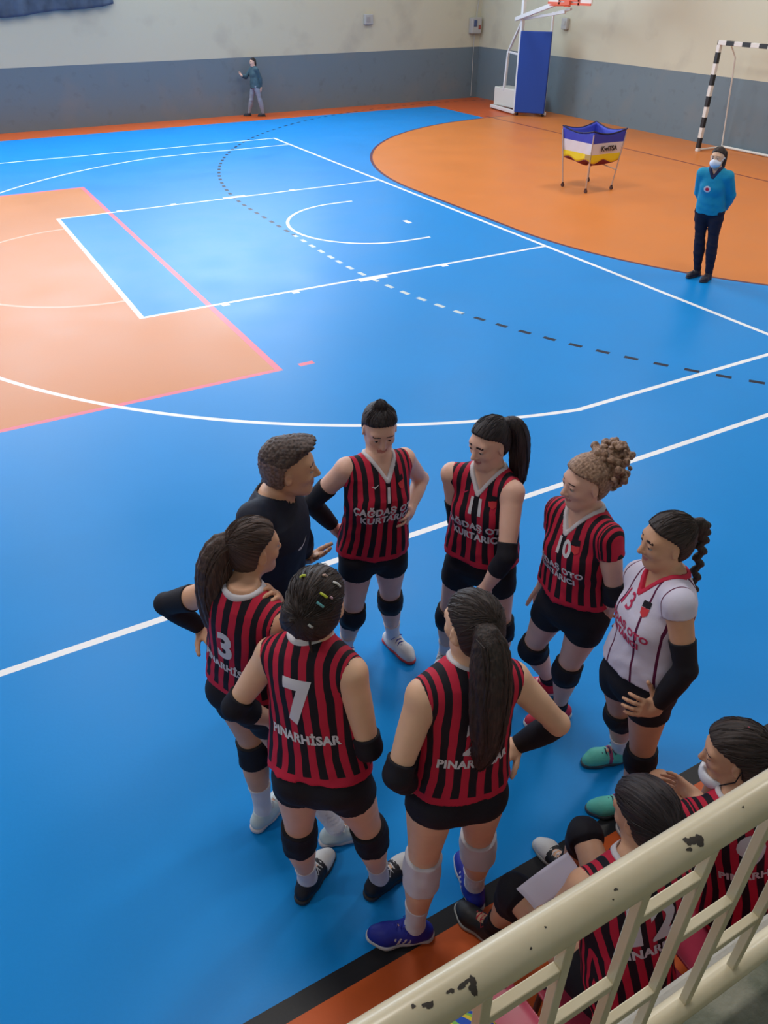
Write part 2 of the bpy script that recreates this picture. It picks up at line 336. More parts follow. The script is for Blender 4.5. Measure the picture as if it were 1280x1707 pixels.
def jersey_mat(name, style):
    m = bpy.data.materials.new(name); m.use_nodes = True; nt = m.node_tree; b = nt.nodes['Principled BSDF']; E.nt = nt
    at = nt.nodes.new('ShaderNodeAttribute'); at.attribute_name = 'pat'
    sp = nt.nodes.new('ShaderNodeSeparateXYZ'); nt.links.new(at.outputs['Vector'], sp.inputs[0])
    u, v = E(sp.outputs[0]), E(sp.outputs[1])
    tc = nt.nodes.new('ShaderNodeTexCoord')
    if style == 'striped':
        k = (u * 3.0 + 0.25).frac() < 0.5
        k = k * (v > 0.03)
        col = mixc(k, (0.50, 0.018, 0.050), (0.010, 0.008, 0.014))
    else:
        au = abs(u)
        k = e_or(abs(au - 0.42) < 0.030, abs(au - 1.05) < 0.040)
        col = mixc(k, (0.62, 0.60, 0.74), (0.10, 0.008, 0.05))
    nt.links.new(col, b.inputs['Base Color'])
    b.inputs['Roughness'].default_value = 0.72; b.inputs['Specular IOR Level'].default_value = 0.25
    n = noise_fac(tc.outputs['Object'], 22, 4)
    bp = nt.nodes.new('ShaderNodeBump'); bp.inputs['Strength'].default_value = 0.25; bp.inputs['Distance'].default_value = 0.01
    nt.links.new(n.v, bp.inputs['Height']); nt.links.new(bp.outputs[0], b.inputs['Normal'])
    return m
JST = jersey_mat('striped_jersey', 'striped'); JWH = jersey_mat('white_jersey', 'white')
def hair_mat(name, c1, c2, rough=0.55):
    m = bpy.data.materials.new(name); m.use_nodes = True; nt = m.node_tree; b = nt.nodes['Principled BSDF']; E.nt = nt
    at = nt.nodes.new('ShaderNodeAttribute'); at.attribute_name = 'pat'
    n = noise_fac(at.outputs['Vector'], 1.0, 4)
    f = E.op('MULTIPLY', n - 0.35, 3.0); f = f.mx(0.0).mn(1.0)
    nt.links.new(mixc(f, c1, c2), b.inputs['Base Color'])
    b.inputs['Roughness'].default_value = rough; b.inputs['Specular IOR Level'].default_value = 0.35
    bp = nt.nodes.new('ShaderNodeBump'); bp.inputs['Strength'].default_value = 0.6; bp.inputs['Distance'].default_value = 0.006
    nt.links.new(n.v, bp.inputs['Height']); nt.links.new(bp.outputs[0], b.inputs['Normal'])
    return m
HAIR = {'black': hair_mat('black_hair', (0.008, 0.006, 0.009), (0.035, 0.025, 0.028)),
        'dark': hair_mat('dark_brown_hair', (0.010, 0.007, 0.007), (0.050, 0.032, 0.028)),
        'brown': hair_mat('brown_hair', (0.022, 0.012, 0.010), (0.085, 0.050, 0.040)),
        'blond': hair_mat('blond_curls', (0.16, 0.09, 0.06), (0.42, 0.27, 0.19), 0.6),
        'fade': hair_mat('clipped_hair_fade', (0.12, 0.078, 0.066), (0.26, 0.175, 0.150)),
        'short': hair_mat('short_brown_hair', (0.030, 0.020, 0.020), (0.11, 0.075, 0.065))}
SHOE = {}
def shoe_mat(c, r=0.55):
    k = tuple(c)
    if k not in SHOE: SHOE[k] = mat('shoe_%d' % len(SHOE), c, r, 0.4, bump=0.1, bscale=90)
    return SHOE[k]

# ------------------------------------------------------------------ people
UPZ = V(0, 0, 1)
SEC_F = dict(t=[-.21, -.13, -.06, 0, .12, .28, .45, .60, .72, .84, .93, 1.0, 1.06, 1.14],
             a=[.075, .135, .164, .166, .150, .128, .126, .136, .146, .152, .150, .122, .080, .050],
             b=[.066, .092, .106, .106, .096, .085, .086, .096, .102, .097, .086, .074, .060, .050],
             c=[-.008, -.008, -.006, -.002, 0, .004, .002, 0, 0, -.006, -.010, -.014, -.014, -.008])
SEC_M = dict(t=SEC_F['t'], a=[.115, .150, .166, .166, .158, .148, .150, .160, .172, .178, .172, .140, .092, .056],
             b=[.090, .108, .115, .112, .105, .100, .103, .112, .118, .112, .098, .082, .068, .056], c=SEC_F['c'])
SEC_J = dict(t=[-.20, -.10, 0, .12, .28, .45, .60, .72, .84, .93, 1.0, 1.06, 1.12],
             a=[.192, .192, .189, .184, .176, .166, .162, .164, .168, .166, .138, .096, .066],
             b=[.136, .137, .134, .131, .126, .119, .120, .122, .115, .102, .090, .075, .064],
             c=[-.008, -.008, -.004, 0, .004, .002, 0, 0, -.006, -.010, -.014, -.014, -.010])
class Person:
    def __init__(s, key, label, male=False, look=(0, 1, 0), sk='light', group=None, res=0.0052):
        d = POSES[key]; s.h = d['h']; s.k = s.h / 1.70; s.male = male; s.res = res
        J = {a: np.array(b, float) for a, b in d['j'].items()}
        s.org = V(J['M'][0], J['M'][1], 0)
        s.root = thing('person', label, 'person', tuple(s.org), 0, group)
        s.J = J = {a: b - s.org for a, b in J.items()}
        s.ax = nrm(J['NB'] - J['M']); s.L = np.linalg.norm(J['NB'] - J['M'])
        def fr(R, L):
            r = J[R] - J[L]; r = r - s.ax * (r @ s.ax); r = nrm(r); return r
        s.rh = fr('HR', 'HL'); s.rs = fr('SR', 'SL'); s.fh = np.cross(s.ax, s.rh); s.fs = np.cross(s.ax, s.rs)
        s.skin = SK[sk]
        # head frame
        f = nrm(look); u = nrm(s.ax * 0.35 + UPZ); u = nrm(u - f * (u @ f)); r = np.cross(f, u)
        s.H = (r, f, u)
        s.sec = SEC_M if male else SEC_F
        s.seated = (J['M'][2] < 0.6)
    def frame(s, tau):
        tau = min(max(tau, 0), 1)
        return nrm(s.rh * (1 - tau) + s.rs * tau), nrm(s.fh * (1 - tau) + s.fs * tau)
    def local(s, x, y, z):
        J = s.J; px, py, pz = x - J['M'][0], y - J['M'][1], z - J['M'][2]
        t = px * s.ax[0] + py * s.ax[1] + pz * s.ax[2]; tau = np.clip(t / s.L, 0, 1)
        A = px * s.rh[0] + py * s.rh[1] + pz * s.rh[2]; B = px * s.rs[0] + py * s.rs[1] + pz * s.rs[2]
        C = px * s.fh[0] + py * s.fh[1] + pz * s.fh[2]; D = px * s.fs[0] + py * s.fs[1] + pz * s.fs[2]
        return A + (B - A) * tau, C + (D - C) * tau, t / s.L
    def loft(s, sec, infl=0.0, t0=None, t1=None):
        k = s.k; T = np.array(sec['t']); a = np.array(sec['a']) * k + infl; b = np.array(sec['b']) * k + infl; c = np.array(sec['c']) * k
        t0 = T[0] if t0 is None else t0; t1 = T[-1] if t1 is None else t1
        def fn(x, y, z):
            lx, ly, t = s.local(x, y, z); tc = np.clip(t, t0, t1)
            aa = np.interp(tc, T, a).astype(np.float32); bb = np.interp(tc, T, b).astype(np.float32); cc = np.interp(tc, T, c).astype(np.float32)
            qx = lx / aa; qy = (ly - cc) / bb
            k0 = np.sqrt(qx * qx + qy * qy); k1 = np.sqrt((qx / aa) ** 2 + (qy / bb) ** 2) + 1e-6
            d = k0 * (k0 - 1) / k1
            return np.maximum(d, np.maximum(t - t1, t0 - t) * s.L).astype(np.float32)
        p0 = s.J['M'] + s.ax * s.L * t0; p1 = s.J['M'] + s.ax * s.L * t1; R = a.max() + 0.02
        return fn, np.minimum(p0, p1) - R, np.maximum(p0, p1) + R
    def leg(s, sd, infl=0.0, t0=0.0, t1=1.0, part='both', f0=False, f1=False, fat=1.0):
        J = s.J; k = s.k * fat; H, K, A = J['H' + sd], J['K' + sd], J['A' + sd]; o = []
        if part in ('both', 'thigh'):
            o.append(cone(H, K, [.083 * k, .083 * k, .074 * k, .064 * k, .056 * k, .053 * k], t0, t1, f0, f1, infl))
        if part in ('both', 'calf'):
            o.append(cone(K, A, [.052 * k, .053 * k, .054 * k, .048 * k, .040 * k, .035 * k, .033 * k], t0, t1, f0, f1, infl))
            d = nrm(A - K); back = -s.fh; back = nrm(back - d * (back @ d))
            if t0 < .7: o.append(cone(K, A, [.040 * k, .050 * k, .052 * k, .042 * k, .030 * k, .026 * k, .024 * k], max(t0, .06), min(t1, .8), f0, f1 and t1 < .8, infl, off=back * 0.012 * k))
        return o
    def arm(s, sd, infl=0.0, t0=0.0, t1=1.0, part='both', f0=False, f1=False):
        J = s.J; k = s.k * (1.16 if s.male else 1.0); Sx, El, Wr = J['S' + sd], J['E' + sd], J['W' + sd]; o = []
        if part in ('both', 'upper'): o.append(cone(Sx, El, [.050 * k, .049 * k, .046 * k, .041 * k, .037 * k], t0, t1, f0, f1, infl))
        if part in ('both', 'fore'): o.append(cone(El, Wr, [.037 * k, .041 * k, .038 * k, .031 * k, .025 * k], t0, t1, f0, f1, infl))
        return o
    def butt(s, sg, infl=0.0):
        k = s.k; q = (.7 if s.male else 1.0)
        return ell(s.J['M'] - s.ax * .012 * k + s.rh * sg * .074 * k - s.fh * .046 * k * q, (s.rh, s.fh, s.ax), V(.078, .074, .080) * k, infl)
    def torso(s, infl=0.0):
        J = s.J; k = s.k; o = [('add', s.loft(s.sec, infl), 0.0)]
        for sd, sg in (('L', -1), ('R', 1)):
            r, f = s.frame(.85)
            ch = J['NB'] + (J['S' + sd] - J['NB']) * 0.30 + s.ax * 0.012
            o.append(('add', cone(ch, J['S' + sd], [.036 * k, .042 * k, .048 * k], infl=infl), 0.05))
            r, f = s.frame(.66)
            if not s.male:
                o.append(('add', ell(J['M'] + s.ax * s.L * .64 + r * sg * .066 * k + f * .068 * k, (r, f, s.ax), V(.058, .048, .056) * k, infl), 0.035))
            o.append(('add', s.butt(sg, infl), 0.03))
        return o
    def hand(s, sd, curl=0.35, spread=0.12, normal=None, thumb=0.7):
        J = s.J; k = s.k * (1.1 if s.male else 1.0); w = J['W' + sd]; d = nrm(J['F' + sd] - w)
        if normal is None:
            pr = J['M'] + s.ax * ((w - J['M']) @ s.ax); normal = pr - w
        n = nrm(np.asarray(normal, float) - d * (np.asarray(normal, float) @ d))
        th = np.cross(d, n) if sd == 'R' else np.cross(n, d)      # thumb side
        o = [('add', rbox(w + d * .050 * k, (d, th, n), V(.044, .038, .0125) * k, .012), 0.02),
             ('add', cone(w - d * .01, w + d * .03 * k, [.024 * k, .024 * k]), 0.02),
             ('add', ell(w + d * .03 * k + th * .022 * k + n * .006, (d, th, n), V(.032, .018, .016) * k), 0.012)]
        for i, (off, ln, sp) in enumerate(((.031, .068, 1.2), (.0105, .078, .4), (-.0105, .072, -.4), (-.031, .056, -1.2))):
            p = w + d * (.088 if i in (1, 2) else .082) * k + th * off * k; a = 0.10 + curl * 0.4; r0 = .0088 * k
            fd = nrm(d + th * sp * spread)
            for j, seg in enumerate((.45, .31, .24)):
                v = fd * math.cos(a) + n * math.sin(a); q = p + v * ln * seg * k
                o.append(('add', cone(p, q, [r0, r0 * .93]), 0.004 if j else 0.006)); p = q; r0 *= .93; a += curl
        p = w + d * .022 * k + th * .032 * k; v = nrm(d * .75 + th * thumb + n * .25)
        for ln, r0 in ((.042, .0125), (.032, .0105), (.024, .0092)):
            q = p + v * ln * k; o.append(('add', cone(p, q, [r0 * k, r0 * .92 * k]), 0.006)); p = q; v = nrm(v + d * .35)
        return o
    def head_prims(s):
        r, f, u = s.H; c = s.J['HC']; k = s.k * (1.06 if s.male else 1.0)
        P = lambda x, y, z: c + (r * x + f * y + u * z) * k
        A = (r, f, u)
        o = [('add', ell(P(0, -.012, .028), A, V(.072, .092, .080) * k), 0.0),
             ('add', ell(P(0, .022, -.030), A, V(.058, .062, .075) * k), 0.04),
             ('add', ell(P(0, .052, -.088), A, V(.026, .024, .020) * k), 0.03),
             ('add', cone(P(.045, -.004, -.055), P(.016, .056, -.090), [.017 * k, .014 * k]), 0.03),
             ('add', cone(P(-.045, -.004, -.055), P(-.016, .056, -.090), [.017 * k, .014 * k]), 0.03),
             ('add', cone(P(-.036, .064, .028), P(.036, .064, .028), [.012 * k, .014 * k, .012 * k]), 0.02),   # brow
             ('add', ell(P(.036, .055, -.022), A, V(.022, .018, .018) * k), 0.02), ('add', ell(P(-.036, .055, -.022), A, V(.022, .018, .018) * k), 0.02),
             ('sub', ell(P(.032, .090, .006), A, V(.017, .013, .011) * k), 0.012), ('sub', ell(P(-.032, .090, .006), A, V(.017, .013, .011) * k), 0.012),
             ('add', ell(P(.031, .074, .013), A, V(.016, .012, .006) * k), 0.003), ('add', ell(P(-.031, .074, .013), A, V(.016, .012, .006) * k), 0.003),
             ('add', cone(P(0, .078, .014), P(0, .100, -.026), [.008 * k, .0115 * k]), 0.010),
             ('add', ell(P(.011, .088, -.030), A, V(.008, .009, .007) * k), 0.006), ('add', ell(P(-.011, .088, -.030), A, V(.008, .009, .007) * k), 0.006),
             ('add', ell(P(0, .077, -.053), A, V(.022, .011, .006) * k), 0.006), ('add', ell(P(0, .076, -.064), A, V(.018, .011, .007) * k), 0.006)]
        for sg in (-1, 1):
            o += [('add', ell(P(sg * .074, -.006, -.008), (nrm(r + f * sg * -.4), nrm(f + r * .4 * sg), u), V(.008, .018, .030) * k), 0.006),
                  ('sub', ell(P(sg * .084, -.002, -.004), A, V(.006, .009, .016) * k), 0.004)]
        return o
    def make_body(s, hands=None, brow=None, feet=True):
        J = s.J; k = s.k; ops = s.torso(); r, f, u = s.H
        nk = .054 if s.male else .046
        base = J['NB'] - s.ax * .02
        ops.append(('add', cone(base, J['HC'] - u * .045 * k - f * .022 * k, [nk * 1.25 * k, nk * k, nk * k]), 0.035))
        for sd in 'LR':
            for p in s.leg(sd): ops.append(('add', p, 0.016))
            a = s.arm(sd); ops.append(('add', a[0], 0.03)); ops.append(('add', a[1], 0.02))
            A, T = J['A' + sd], J['T' + sd]; d = nrm((T - A) * V(1, 1, 0))
            ops.append(('add', cone(A - UPZ * .02, V(A[0], A[1], .045) + d * .11 * k, [.033 * k, .030 * k, .024 * k]), 0.03))
        for sd in 'LR': ops += s.hand(sd, **((hands or {}).get(sd, {})))
        hp = s.head_prims(); hp[0] = ('add', hp[0][1], 0.03); ops += hp
        c = J['HC']; kk = k * (1.06 if s.male else 1.0)
        def slots(Pc):
            q = (Pc - c) / kk; x, y, z = q @ r, q @ f, q @ u; o = np.zeros(len(Pc))
            o[(y > .072) & (np.abs(z + .058 - x * x * 6) < .0072) & (np.abs(x) < .024)] = 1
            o[(y > .045) & (np.abs(z - .030 + (np.abs(x) - .03) * .10) < .0034) & (np.abs(x) > .014) & (np.abs(x) < .048)] = 2
            return o
        s.body = build_sdf('body', ops, s.res, [s.skin, LIP, brow or HAIR['dark']], s.root, slots=slots)
        for sg in (-1, 1):
            e = MB(); ce = Vector(c + (r * sg * .031 + f * .0725 + u * .005) * kk)
            bmesh.ops.create_uvsphere(e.bm, u_segments=20, v_segments=14, radius=.0112 * kk)
            bmesh.ops.transform(e.bm, matrix=Matrix.Translation(ce), verts=e.bm.verts)
            fd = Vector(f)
            e.build('eye', [EYEW, IRIS], s.body, smooth=True, slots=lambda p: 1 if (p - ce).normalized().dot(fd) > .80 else 0)
    # ---- clothing
    def jersey_ops(s, hem=-.12, cap=0.0, infl=0.0, neck='v', sleeves=False):
        J = s.J; k = s.k; o = [('add', s.loft(SEC_J if not s.male else SEC_M, infl + (.016 if s.male else 0), hem, 1.12), 0.0)]
        for sg in ((-1, 1) if hem < .1 else ()):
            o.append(('add', s.butt(sg, .014 + infl), 0.03))
        if hem < .1: o.append(('and', lambda x, y, z: (hem - s.local(x, y, z)[2]) * s.L, 0.0))
        for sd, sg in (('L', -1), ('R', 1)):
            ch = J['NB'] + (J['S' + sd] - J['NB']) * 0.3 + s.ax * 0.012
            e = 1.0 if (cap or sleeves) else .99
            o.append(('add', cone(ch, J['S' + sd], [.045 * k, .050 * k, .056 * k], 0, e, False, e < 1, infl=infl), 0.05))
            r, f = s.frame(.66)
            if not s.male:
                o.append(('add', ell(J['M'] + s.ax * s.L * .63 + r * sg * .062 * k + f * .066 * k, (r, f, s.ax), V(.066, .056, .066) * k, infl), 0.05))
            if cap: o.append(('add', cone(J['S' + sd], J['E' + sd], [.058 * k, .059 * k, .060 * k, .060 * k], 0, cap, False, True, infl), 0.03))
            if sleeves:
                for p in s.arm(sd, .014, 0, 1, 'upper'): o.append(('add', p, 0.03))
                for p in s.arm(sd, .012, 0, .97, 'fore', False, True): o.append(('add', p, 0.02))
        return o
    def neck_fn(s, vdepth=.20, slope=.62, rad=.066):
        k = s.k
        def fn(x, y, z):
            lx, ly, t = s.local(x, y, z)
            v = np.maximum((np.abs(lx) - (t - (1.14 - vdepth)) * s.L * slope) * .85, -ly - .02); v = np.maximum(v, ((1.14 - vdepth) - t) * s.L)
            rr = (np.sqrt(lx * lx + (ly + .004) ** 2) - rad * k)
            d = np.minimum(v, rr)
            return np.maximum(d, np.where(ly < 0, (1.0 - .05 - t), (.80 - t)) * s.L)
        return fn
    def pat(s, hem):
        k = s.k
        def fn(v):
            lx, ly, t = s.local(v[:, 0], v[:, 1], v[:, 2])
            w = np.interp(t, [-.2, 0, .28, .6, .72, 1], [.20, .188, .160, .165, .172, .172]) * k; dth = .125 * k
            sx = np.clip(lx / w, -1, 1)
            th = np.arctan2(sx, np.maximum(np.abs(ly) / dth * (t < .8), np.sqrt(np.maximum(0, 1 - sx * sx)) + 1e-4))
            return np.stack([th + np.sign(lx) * np.maximum(np.abs(lx) / w - 1, 0) * 2.2, (t - hem) * s.L, np.sign(ly)], 1)
        return fn
    def make_jersey(s, m=None, hem=-.12, cap=0.0, seed=1, collar=None, vdepth=.20, neckrad=.066, name='jersey', sleeves=False, folds=0.0048):
        m = m or JST; J = s.J
        nf = s.neck_fn(vdepth, rad=neckrad)
        w1 = wob(seed, 30, folds, (1, 1, .45)); w2 = wob(seed + 9, 75, folds * .35)
        def dsp(x, y, z):
            _, _, t = s.local(x, y, z); wgt = np.clip((.80 - t) / .35, .15, 1.0)
            return w1(x, y, z) * wgt + w2(x, y, z) * wgt
        ops = s.jersey_ops(hem, cap, sleeves=sleeves)
        s.jers = build_sdf(name, ops + [('sub', nf, 0.003)], 0.0062, m, s.root, attr=s.pat(hem), disp=dsp)
        if collar:
            band = lambda x, y, z: np.abs(nf(x, y, z) - .005) - .009
            build_sdf('collar', s.jersey_ops(hem, cap, 0.0035, sleeves=sleeves) + [('and', band, 0.0)], 0.0045, collar, s.jers)
        me = s.jers.data; s.bvh = BVHTree.FromPolygons([v.co for v in me.vertices], [p.vertices for p in me.polygons])
        return s.jers
    def lettering(s, name, text, size, t, side, x0=0.0, m=None, bold=.022, sx=1.0, rot=0.0, label=None):
        """side: +1 chest, -1 back; wraps the letters round the cloth"""
        cu = bpy.data.curves.new('txt', 'FONT'); cu.body = text; cu.size = size; cu.align_x = 'CENTER'; cu.align_y = 'CENTER'
        cu.offset = bold * size; cu.resolution_u = 4; cu.space_character = 1.06
        to = bpy.data.objects.new('txt', cu); COL.objects.link(to); bpy.context.view_layer.update()
        me = bpy.data.meshes.new_from_object(to.evaluated_get(bpy.context.evaluated_depsgraph_get()))
        bpy.data.objects.remove(to); bpy.data.curves.remove(cu)
        return s.wrap(name, me, t, side, x0, m or PRINT, sx, rot, label)
    def wrap(s, name, me, t, side, x0, m, sx=1.0, rot=0.0, label=None, off=.0022, parent=None):
        bm = bmesh.new(); bm.from_mesh(me); bmesh.ops.triangulate(bm, faces=bm.faces)
        for _ in range(5):
            es = [e for e in bm.edges if e.calc_length() > .014]
            if not es: break
            bmesh.ops.subdivide_edges(bm, edges=es, cuts=1, use_grid_fill=False); bmesh.ops.triangulate(bm, faces=bm.faces)
        R = .155 * s.k
        for v in bm.verts:
            X, Y = v.co.x * sx, v.co.y
            X, Y = X * math.cos(rot) - Y * math.sin(rot) + x0, X * math.sin(rot) + Y * math.cos(rot)
            th = X / R * (1 if side < 0 else -1)     # + = wearer's right
            tt = t + Y / s.L; r, f = s.frame(tt)
            C = s.J['M'] + s.ax * tt * s.L; dr = r * math.sin(th) + f * side * math.cos(th)
            C2 = C + r * math.sin(th) * .03
            o = Vector(C2 + dr * .5); hit = s.bvh.ray_cast(o, Vector(-dr))
            if hit[0] is not None: v.co = hit[0] + Vector(dr) * off
            else: v.co = Vector(C2 + dr * .13)
        bmesh.ops.recalc_face_normals(bm, faces=bm.faces)
        me2 = bpy.data.meshes.new(name); bm.to_mesh(me2); bm.free(); me2.materials.append(m); me2.shade_smooth()
        return link(bpy.data.objects.new(name, me2), parent or s.jers, label=label)
    def poly(s, name, pts, t, side, x0, m, label=None, off=.0022):
        bm = bmesh.new(); bm.faces.new([bm.verts.new((x, y, 0)) for x, y in pts]); me = bpy.data.meshes.new('p'); bm.to_mesh(me); bm.free()
        return s.wrap(name, me, t, side, x0, m, label=label, off=off)
    def crest(s, x0=-.075, t=.76, dark=None):
        # x0 in reader's coordinates: the wearer's left chest is on the reader's right
        s.poly('crest', [(-.022, .024), (.022, .030), (.020, .006), (-.022, .0)], t, 1, x0, dark or BLACK, label='dark top of the chest crest')
        s.poly('crest', [(-.022, -.002), (.020, .004), (.016, -.022), (0, -.034), (-.018, -.024)], t, 1, x0, CREST, label='red shield of the chest crest')
    def make_shorts(s, leglen=.30, m=None, infl=.008, top=.27):
        ops = [('add', s.loft(s.sec, infl, None, top), 0.0)]
        for sd, sg in (('L', -1), ('R', 1)):
            ops.append(('add', s.butt(sg, infl), 0.03))
            for p in s.leg(sd, infl, 0, leglen, 'thigh', False, True): ops.append(('add', p, 0.012))
        return build_sdf('shorts', ops, 0.0062, m or BLACK, s.root)
    def make_trousers(s, m, infl=.012, top=.12):
        ops = [('add', s.loft(s.sec, infl, None, top), 0.0)]
        for sd, sg in (('L', -1), ('R', 1)):
            ops.append(('add', s.butt(sg, infl), 0.03))
            for p in s.leg(sd, infl, 0, 1, 'thigh'): ops.append(('add', p, 0.03))
            for p in s.leg(sd, infl + .004, 0, .98, 'calf', False, False): ops.append(('add', p, 0.02))
        return build_sdf('trousers', ops, 0.008, m, s.root, disp=wob(5, 50, .003, (1, 1, 1.6)))
    def kneepad(s, sd, m=None, up=.16, dn=.18, infl=.013):
        m = m or BLACK
        ops = [('add', s.leg(sd, infl, 1 - up, 1.0, 'thigh', True, False)[0], 0.0)]
        for p in s.leg(sd, infl, 0.0, dn, 'calf', False, True): ops.append(('add', p, 0.02))
        d = nrm(s.J['A' + sd] - s.J['H' + sd]); f = s.fh if not s.seated else nrm(nrm((s.J['K' + sd] - s.J['H' + sd])) + UPZ * .3); f = nrm(f - d * (f @ d))
        ops.append(('add', ell(s.J['K' + sd] + f * .022 * s.k, (np.cross(f, d), f, d), V(.050, .050, .060) * s.k), 0.03))
        return build_sdf('knee_pad', ops, 0.0055, m, s.root, disp=wob(7, 90, .0012))
    def sleeve(s, sd, u0, f1, m=None, name='arm_sleeve', infl=.006, f0=None):
        ops = []
        if f0 is None:
            ops.append(('add', s.arm(sd, infl, u0, 1.0, 'upper', True, False)[0], 0.0))
            ops.append(('add', s.arm(sd, infl, 0.0, f1, 'fore', False, True)[0], 0.015))
        else: ops.append(('add', s.arm(sd, infl, f0, f1, 'fore', True, True)[0], 0.0))
        return build_sdf(name, ops, 0.0045, m or BLACK, s.root)
    def sock(s, sd, top=.70, m=None, infl=.006):
        A = s.J['A' + sd]
        ops = [('add', q, 0.0) for q in s.leg(sd, infl, top, 1.0, 'calf', True, False)] + [('add', cone(A, A - UPZ * .04, [.037 * s.k, .04 * s.k]), 0.02)]
        return build_sdf('sock', ops, 0.005, m or WHITE, s.root, disp=wob(3, 160, .001, (.3, .3, 1.5)))
    def shoe(s, sd, up, sole, lace, toe=None, accent=None, high=False, stripes=False):
        J = s.J; A, T = J['A' + sd], J['T' + sd]; d = nrm((T - A) * V(1, 1, 0)); r = np.cross(d, UPZ); k = s.k * (1.08 if s.male else 1.0)
        g = V(A[0], A[1], 0)
        P = lambda a, b, z: g + d * a * k + r * b * k + UPZ * z * k
        ax3 = (r, d, UPZ)
        inn = -1 if sd == 'R' else 1           # inner side of the foot
        ops = [('add', cone(P(-.040, 0, .042), P(.04, 0, .045), [.036 * k, .037 * k]), 0.0),
               ('add', cone(P(.03, 0, .045), P(.118, -inn * .006, .034), [.038 * k, .040 * k, .041 * k]), 0.03),
               ('add', cone(P(.11, -inn * .004, .032), P(.158, inn * .004, .026), [.040 * k, .032 * k]), 0.03),
               ('add', cone(P(.0, 0, .05), P(-.002, 0, .092 if not high else .11), [.040 * k, .042 * k], 0, 1, False, True), 0.03),
               ('and', lambda x, y, z: .010 - z, 0.004)]
        mats = [shoe_mat(up), shoe_mat(toe if toe else up), shoe_mat(accent if accent else up)]
        def slots(c):
            q = c - g; a = (q @ d) / k; b = (q @ r) / k; z = q[:, 2] / k; o = np.zeros(len(c))
            if toe: o[a > .085 + z * .15] = 1
            if accent: o[(a > .045) & (a < .062)] = 2
            if stripes: o[:] = 0; o[(np.abs(b) > .024) & (z < .062) & (z > .028) & (a > .018) & (a < .082) & (((a + z * .5) * 48) % 1 < .42)] = 2
            return o
        sh = build_sdf('shoe', ops, 0.0045, mats, s.root, slots=slots)
        def s2(a0, a1, b0, b1, r0, r1):
            return cone(P(a0, b0, .012), P(a1, b1, .012), [r0 * k, r1 * k])
        so = [('add', s2(-.044, .03, 0, 0, .037, .036), 0), ('add', s2(.03, .115, 0, -inn * .006, .036, .045), .03), ('add', s2(.11, .162, -inn * .005, inn * .004, .045, .034), .03),
              ('and', lambda x, y, z: np.maximum(z - .024 * k, .001 - z), 0.004)]
        build_sdf('sole', so, 0.0045, shoe_mat(sole), sh)
        lb = MB()
        for i in range(5):
            a = .035 + i * .018; z = .099 - i * .0068
            lb.tube([P(a, -.026, z - .016), P(a + .004, -.010, z), P(a, .010, z), P(a + .004, .026, z - .016)], .0032 * k, 6)
        lb.tube([P(.03, 0, .104), P(.045, .022, .112), P(.03, .038, .092), P(.02, .012, .104)], .0024 * k, 6)
        lb.tube([P(.03, 0, .104), P(.05, -.022, .110), P(.036, -.040, .090), P(.02, -.012, .104)], .0024 * k, 6)
        lb.build('laces', shoe_mat(lace), sh, smooth=True)
        return sh
    # ---- hair
    def strands(s, cp, an, col, n=90, seed=1, wave=.0015):
        """fine combed strands lying over the cap towards the tie"""
        r, f, u = s.H; c = s.J['HC']; rs = np.random.RandomState(seed); me = cp.data
        bv = BVHTree.FromPolygons([v.co for v in me.vertices], [q.vertices for q in me.polygons]); mb = MB()
        for i in range(n):
            d0 = nrm(r * rs.uniform(-1, 1) + f * rs.uniform(-.4, 1.0) + u * rs.uniform(0.05, 1.0)); t0 = rs.uniform(0, .5); t1 = rs.uniform(t0 + .3, 1.0); pts = []
            ph = rs.uniform(0, 6.28); lift = rs.uniform(.0003, .0022)
            for k_ in range(9):
                t = t0 + (t1 - t0) * k_ / 8; d = nrm(d0 * (1 - t) + an * t + np.cross(an, d0) * .05 * math.sin(t * 9 + ph))
                h = bv.ray_cast(Vector(c + d * .4), Vector(-d))
                if h[0] is None: continue
                p = np.array(h[0])
                if np.linalg.norm(p - c) > .17: continue
                pts.append(p + d * (lift + wave * math.sin(t * 14 + ph)))
            if len(pts) > 3: mb.tube(pts, [.0006] + [.0013] * (len(pts) - 2) + [.0006], 4)
        mb.build('loose_strands', HAIR[col], cp, smooth=True)
    def hair(s, kind, col, path=None, rad=None, extra=None, anchor=None, cap=.008, seed=3, line=0.0):
        r, f, u = s.H; c = s.J['HC']; k = s.k * (1.06 if s.male else 1.0); A = (r, f, u)
        P = lambda x, y, z: c + (r * x + f * y + u * z) * k
        if anchor is None: anchor = (0, -.085, .045)
        an = nrm(r * anchor[0] + f * anchor[1] + u * anchor[2]); e1 = nrm(np.cross(an, V(.3, .2, .9))); e2 = np.cross(an, e1)
        def region(x, y, z):
            q = [(x - c[0]), (y - c[1]), (z - c[2])]
            F_ = (q[0] * f[0] + q[1] * f[1] + q[2] * f[2]) / k; U = (q[0] * u[0] + q[1] * u[1] + q[2] * u[2]) / k; X = np.abs(q[0] * r[0] + q[1] * r[1] + q[2] * r[2]) / k
            a = (F_ * .66 - U * .75 + .017 - line) + np.where(X > .045, (X - .045) * .35, 0)
            b = np.maximum(F_ + .022, -U - (.078 if kind != 'short' else .062))
            cut = smin(a, b, .02)
            q1 = q[0] * e1[0] + q[1] * e1[1] + q[2] * e1[2]; q2 = q[0] * e2[0] + q[1] * e2[1] + q[2] * e2[2]; phh = np.arctan2(q1, q2)
            cut = cut + .0022 * np.sin(phh * 37 + seed) + .0016 * np.sin(phh * 71)
            return np.maximum(cut, -0.2)
